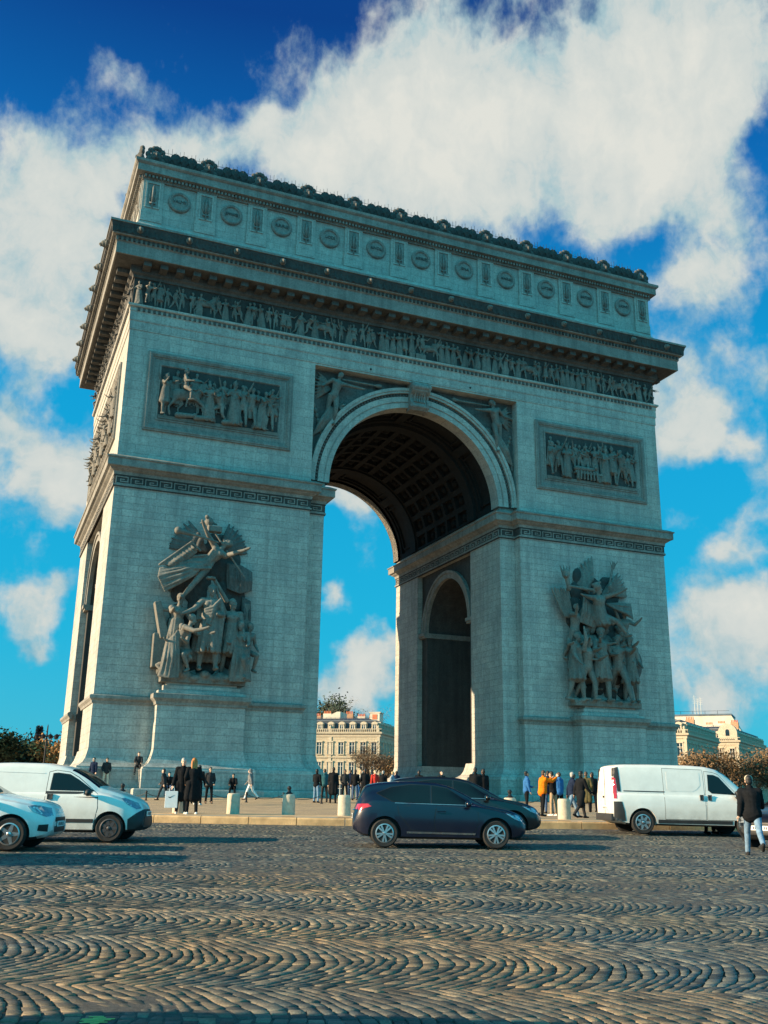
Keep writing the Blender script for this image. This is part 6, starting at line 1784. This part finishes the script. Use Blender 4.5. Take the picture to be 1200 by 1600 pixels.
soldier(17.5, 11.9, 2.4, -10, lean=10, nod=4, turn=-40, legs=((20,6,20),(-14,-5,20)), arms=((60,20,60,0),(140,-30,20,0)), y=-.55)
for x_, z_, s_, f_, y_ in ((14.2,9.6,2.9,-20,-.45),(15.6,9.7,2.9,25,-.5),(17.1,9.6,2.9,10,-.42),(13.1,9.7,2.8,-10,-.4)):
    soldier(x_, z_, s_, f_, helmet=(x_ > 15), y=y_, lean=4, nod=6, turn=f_*2, legs=((8,5,8),(-8,-5,8)), arms=((40,20,70,30),(30,-20,60,20)), robe='skirt')
def genius(mb):
    figure_caps(mb, SK(lean=10, nod=4, turn=62, legs=((50,38,30),(-26,-14,50)), arms=((100,46,10,0),(98,-62,8,0))), TM(15.15,-1.25,13.45,2.9,0, roll=-8), 1.14, 'skirt', True, seedf=3)
    drape(mb, [(15.6,-1.1,16.4),(16.4,-1.3,16.0)], [(18.0,-1.0,16.6),(18.1,-1.1,15.4)], 15, .095, .15, 4); drape(mb, [(14.6,-1.0,16.0),(13.6,-1.2,16.6)], [(14.4,-1.1,14.4),(13.2,-1.0,14.8)], 12, .09, .0, 4)
sub(gr, 'winged_genius', genius)
def gwings(mb):
    wing(mb, (15.7,17.3), (17.35,19.15), (18.4,17.3), 15, .14, -.45, -.5); wing(mb, (14.6,17.3), (15.1,20.35), (13.2,18.3), 14, .15, -.35, -.2)
sub(gr, 'wings', gwings, 'carved')
def standards(mb):
    mb.caps((12.35,-1.0,17.3), (12.1,-1.0,18.6), .16, .22); mb.ball((12.1,-1.0,18.5), .34, .3, .42); mb.ball((11.95,-1.2,18.25), .16, .2, .14)
    for k in range(4): mb.caps((11.8+.22*k,-.9,18.7), (11.7+.3*k,-.85,19.15+.1*(k % 2)), .09, .03)
    for k in range(6): mb.caps((11.05+.24*k,-.55-.05*k,17.3+.06*(k % 2)), (12.1+.14*k,-.6,15.2), .09, .11)
    mb.caps((14.3,-1.4,17.3), (12.4,-1.15,17.5), .15, .11); mb.caps((16.1,-.7,17.4), (16.9,-.6,19.9), .09, .09)
    for k in range(4): mb.caps((16.8,-.6,19.4), (16.55+.25*k,-.6,20.0+.1*(k % 2)), .07, .03)
sub(gr, 'standards', standards)
def oval(mb):
    mb.ball((18.25,-.95,11.7), .55, .26, 1.15, 16, 10, Matrix.Rotation(R(8), 3, 'Y')); mb.ball((18.25,-1.18,11.7), .2, .12, .25)
    mb.caps((17.9,-1.2,12.2), (18.0,-1.2,9.6), .07, .05)
sub(gr, 'oval_shield', oval, 'frieze')

# ---- low reliefs: a stock of small carved people, set side by side
def mini(i):
    rnd = random.Random(100+i)
    kinds = [dict(lean=8, legs=((24,3,10),(-22,-3,22)), arms=((30,10,50,10),(-20,-10,30,0))), dict(lean=2, legs=((4,4,4),(-4,-4,6)), arms=((60,30,60,10),(8,-10,20,0))),
             dict(lean=16, nod=14, legs=((30,5,40),(-16,-5,20)), arms=((50,16,40,0),(40,-14,60,10))), dict(lean=-4, legs=((10,5,6),(-10,-5,10)), arms=((140,20,20,0),(20,-20,40,10))),
             dict(lean=30, nod=10, legs=((60,6,80),(0,-6,50)), arms=((70,10,20,0),(60,-10,30,0))), dict(lean=3, turn=40, legs=((6,5,4),(-6,-4,8)), arms=((20,14,70,30),(30,-20,70,10)))]
    k = dict(kinds[i % 6]); k['turn'] = rnd.uniform(-50, 50)
    mb = MB(); figure_caps(mb, skeleton(**k), Matrix.Rotation(R(rnd.uniform(-70, 70)), 4, 'Z'), 1.05, (None,'skirt','long',None,None,'long')[i % 6], i % 4 == 1, seedf=i)
    return remesh(mb, .042, 0, .55)
def horse_mesh():
    mb = MB()
    mb.caps((-.45,0,1.15), (.35,0,1.2), .30, .27); mb.caps((.4,0,1.25), (.85,0,1.75), .22, .13); mb.caps((.85,0,1.78), (1.15,0,1.5), .13, .08); mb.caps((.78,0,1.9), (.76,0,2.02), .04, .02)
    for k in range(6): mb.caps((.45+.07*k,0,1.55+.08*k), (.36+.07*k,0,1.5+.08*k), .07, .05)
    for x, dx, y in ((.35,.45,-.14),(.4,.12,.14)):
        mb.caps((x,y,1.1), (x+dx,y,.68), .13, .075); mb.caps((x+dx,y,.68), (x+dx*.9,y,.25), .07, .05); mb.caps((x+dx*.9,y,.25), (x+dx*1.0,y,.05), .05, .065)
    for x, dx, y in ((-.5,-.2,-.14),(-.5,.25,.14)):
        mb.caps((x,y,1.1), (x+.05+dx,y,.72), .19, .09); mb.caps((x+.05+dx,y,.72), (x-.15+dx,y,.42), .08, .055); mb.caps((x-.15+dx,y,.42), (x-.08+dx,y,.05), .055, .065)
    for k in range(3): mb.caps((-.72,0,1.25-.1*k), (-.98,0,.7-.05*k), .07, .04)
    return mb
MINI = [mini(i) for i in range(12)]
def add_mini(mb, i, x, z, s, y=0., flip=False, rz=0.):
    mb.addmesh(MINI[i % 12], Matrix.Translation((x, y, z)) @ Matrix.Rotation(R(rz), 4, 'Z') @ Matrix.Diagonal((-s if flip else s, s*.75, s, 1)))
hm = remesh(horse_mesh(), .05, 1, .6)
def frieze(L_, n, seedv):
    rnd = random.Random(seedv); mb = MB()
    for k in range(n):
        x = -L_/2+L_*(k+.5)/n+rnd.uniform(-.12, .12)
        if k % 17 == 9: mb.addmesh(hm, Matrix.Translation((x, -.05, 34.8)) @ Matrix.Diagonal((.95 if k % 2 else -.95, .6, .95, 1)))
        elif abs(x) < 1.2: add_mini(mb, 1+k, x, 35.2, 1.0, -.1); mb.cbox(x-.22, x+.22, -.28, 0, 34.8, 35.2+.01*(k % 3), .03)
        else: add_mini(mb, rnd.randrange(12), x, 34.8, rnd.uniform(1.02, 1.17), -.06, rnd.random() < .5)
    return mb
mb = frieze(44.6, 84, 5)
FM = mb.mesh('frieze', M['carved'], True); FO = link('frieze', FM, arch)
mb = MB(); mb.sweep(RECT, [(-.05,34.87),(.015,34.87),(.015,36.91),(-.05,36.91)]); mb.build('frieze_ground', M['dark'], arch)  # dark sheet stands in for the shade behind the figures
mb = frieze(22.2, 42, 6); me = mb.mesh('frieze', M['frieze'], True)
o = link('frieze', me, arch); o.rotation_euler = (0,0,-PI/2); o.location = (-HW, DD/2, 0)

def relief_frame(x0, x1, z0, z1):
    mb = MB()
    rect = [(x0,z0),(x1,z0),(x1,z1),(x0,z1)]
    def ring_(d0, d1, ya, yb):
        a = [(x0+d0,z0+d0),(x1-d0,z0+d0),(x1-d0,z1-d0),(x0+d0,z1-d0)]; b = [(x0+d1,z0+d1),(x1-d1,z0+d1),(x1-d1,z1-d1),(x0+d1,z1-d1)]
        for i in range(4):
            j = (i+1) % 4
            vs = [(a[i][0],ya,a[i][1]),(a[j][0],ya,a[j][1]),(b[j][0],yb,b[j][1]),(b[i][0],yb,b[i][1])]
            vs += [(p[0],.06,p[2]) for p in vs]
            mb.add(vs, [(0,1,2,3),(7,6,5,4),(0,4,5,1),(1,5,6,2),(2,6,7,3),(3,7,4,0)])
    ring_(0, .12, -.14, -.16); ring_(.12, .22, -.20, -.20); ring_(.22, .40, -.19, -.06); ring_(.40, .48, -.06, -.06)
    ring_(.50, .84, -.03, -.03); ring_(.84, .94, -.10, -.10); ring_(.94, 1.0, -.10, -.02)
    return mb
def beads(mb, x0, x1, z0, z1, d, step):
    for i in range(int((x1-x0-2*d)/step)):
        x = x0+d+step*(i+.5)
        for z in (z0+d, z1-d): mb.box(x-step*.3, x+step*.3, -.17, -.05, z-.05, z+.05)
    for i in range(int((z1-z0-2*d)/step)):
        z = z0+d+step*(i+.5)
        for x in (x0+d, x1-d): mb.box(x-.05, x+.05, -.17, -.05, z-step*.3, z+step*.3)
def relief_panel(x0, x1, z0, z1, seedv, ground):
    mb = MB()
    w = x1-x0-2; rnd = random.Random(seedv); zb = z0+1.0; cx = (x0+x1)/2
    mb.box(x0+.97, x1-.97, -.16, 0, zb-.04, zb+.22)
    for k in range(int(w/.42)):
        x = x0+1.15+(w-.3)*(k+.5)/int(w/.42)
        add_mini(mb, rnd.randrange(12), x+rnd.uniform(-.1,.1), zb+.2+rnd.uniform(.55,.95), rnd.uniform(1.25,1.5), -.02, rnd.random() < .5)
    if ground == 'rider':
        spots = [(x0+1.35,0,1.5,1),(x0+4.5,2,1.45,2),(x0+5.3,4,1.35,4),(x0+6.3,5,1.62,5),(x0+6.9,1,1.6,3),(x0+7.6,7,1.58,0),(x0+8.3,11,1.5,8),(x0+8.9,9,1.5,9)]
        mb.addmesh(hm, Matrix.Translation((x0+2.9, -.2, zb+.25)) @ Matrix.Diagonal((1.5, .9, 1.45, 1)))
        figure_caps(mb, skeleton(lean=-4, turn=-40, legs=((50,24,50),(50,-24,50)), arms=((70,10,20,0),(20,-16,60,0))), TM(x0+2.75,-.34,zb+1.3,1.6,70), 1.05, None, True)
        mb.addmesh(hm, Matrix.Translation((x0+4.6, -.06, zb+.7)) @ Matrix.Diagonal((-1.1, .6, 1.2, 1)))
        for x in (x0+2.3, x0+3.6, x0+5.6): mb.caps((x,-.25,zb+.35), (x+1.0,-.3,zb+.42), .2, .16); mb.ball((x+1.2,-.28,zb+.5), .16)
    else:
        spots = [(x0+1.4,0,1.5,0),(x0+2.1,1,1.55,3),(x0+2.8,2,1.4,2),(x0+6.6,4,1.5,5),(x0+7.3,5,1.6,1),(x0+8.2,6,1.62,6),(x0+8.9,9,1.5,9)]
        mb.box(x0+3.6, x0+6.2, -.35, 0, zb+.75, zb+.95); mb.box(x0+3.8, x0+4.1, -.3, 0, zb+.2, zb+.75); mb.box(x0+5.7, x0+6.0, -.3, 0, zb+.2, zb+.75)
        mb.caps((x0+3.7,-.25,zb+1.15), (x0+5.3,-.25,zb+1.2), .22, .18); mb.ball((x0+5.6,-.25,zb+1.4), .17)
        for k in range(7): mb.caps((x0+3.8+.3*k,-.38,zb+.95), (x0+3.75+.32*k,-.36,zb+.3), .07, .09)
        for k in range(3): mb.addmesh(MINI[(k*5+4) % 12], Matrix.Translation((x0+4.1+.75*k, -.08, zb+.95)) @ Matrix.Diagonal((1.2,.8,1.2,1)))
    for x, i, s, m_ in spots: add_mini(mb, m_, x, zb+.2, s*1.16, -.2, i % 2 == 0)
    return mb
for x0, x1, gk in ((-20.95,-10.36,'rider'),(10.28,20.98,'table')):
    f = relief_frame(x0, x1, 25.55, 31.45); beads(f, x0, x1, 25.55, 31.45, .31, .16)
    fo = f.build('panel_frame', M['trim'], arch)
    link('relief', relief_panel(x0, x1, 25.55, 31.45, int(x1), gk).mesh('relief', M['carved'], R(60)), fo)
    mb = MB(); mb.box(x0+.95, x1-.95, -.012, .05, 26.5, 30.5); mb.build('relief_ground', M['dark'], fo)  # recess shade painted as a dark sheet behind the relief
f = relief_frame(-8.6, 8.6, 25.55, 31.45); me = f.mesh('panel_frame', M['trim']); fixn(me)
fo = link('panel_frame', me, arch); fo.location = (-HW, DD/2, 0); fo.rotation_euler = (0,0,-PI/2)
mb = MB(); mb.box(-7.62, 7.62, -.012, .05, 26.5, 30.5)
for k in range(34): add_mini(mb, k*5+2, -7.2+14.4*k/33, 26.7+(.9 if k % 2 else 0.), 1.42, -.12, k % 3 == 0)
link('relief', mb.mesh('relief', M['carved'], True), fo)

# ---- winged victories in the spandrels
def victory(mb):
    figure_caps(mb, SK(lean=4, nod=-4, turn=-40, legs=((14,10,30),(-10,6,40)), arms=((88,70,6,0),(-20,-40,70,20))), TM(-7.55,.42,28.35,2.55,0, roll=14), 1.0)
    wing(mb, (-7.1,31.3), (-8.2,32.5), (-8.5,30.2), 9, .11, .72, .70, 2)
    drape(mb, [(-7.3,.5,29.7),(-6.6,.5,29.6)], [(-8.5,.6,27.3),(-7.7,.6,27.9)], 7, .12, .0, 1); drape(mb, [(-6.5,.6,29.9)]*2, [(-5.9,.7,30.2),(-6.0,.7,29.3)], 5, .1, .1, 1)
    mb.caps((-6.35,.45,32.15), (-3.6,.5,32.15), .07, .09); mb.caps((-3.6,.5,32.15), (-3.2,.5,32.15), .1, .2)
    for k in range(9): mb.caps((-8.5+.25*k,.72,27.0+.75*k-.05*k*k), (-8.3+.3*k,.70,27.9+.7*k-.05*k*k), .1, .06)
    for k in range(7): mb.ball((-8.4+.12*k,.74,29.8-.4*k), .16, .1, .2)
sp_ = [(-8.62,23.9)]+[(8.66*math.cos(a), ZS+8.66*math.sin(a)) for a in [PI-.02-(PI-.04)*i/40 for i in range(41)]]+[(8.62,23.9),(8.62,32.72),(-8.62,32.72)]
for s_ in (-1, 1):
    hp_ = [(x, z) for x, z in sp_ if x*s_ >= 0.2] if s_ > 0 else [(x, z) for x, z in sp_ if x*s_ >= 0.2]
    arc = [(s_*8.66*math.cos(a), ZS+8.66*math.sin(a)) for a in [.03+(PI/2-.06)*i/24 for i in range(25)]]
    mb = MB(); mb.prism([(s_*8.63, 23.9)]+arc+[(s_*.5, 32.72),(s_*8.63, 32.72)], .77, .86, 'y'); mb.build('spandrel_panel', M['frieze'], arch)
vm = MB(); victory(vm); vme = remesh(vm, .05, 1); vme.materials.append(M['carved'])
link('winged_victory', vme, arch)
vm2 = bpy.data.meshes.new_from_object(bpy.data.objects['winged_victory']); vm2.transform(Matrix.Diagonal((-1,1,1,1))); vm2.flip_normals()
link('winged_victory', vm2, arch)
for x in (-4.2, 4.4):
    mb = MB(); mb.ball((x,.0,33.2), .09, .14, .09); mb.build('floodlight', M['iron'], arch)
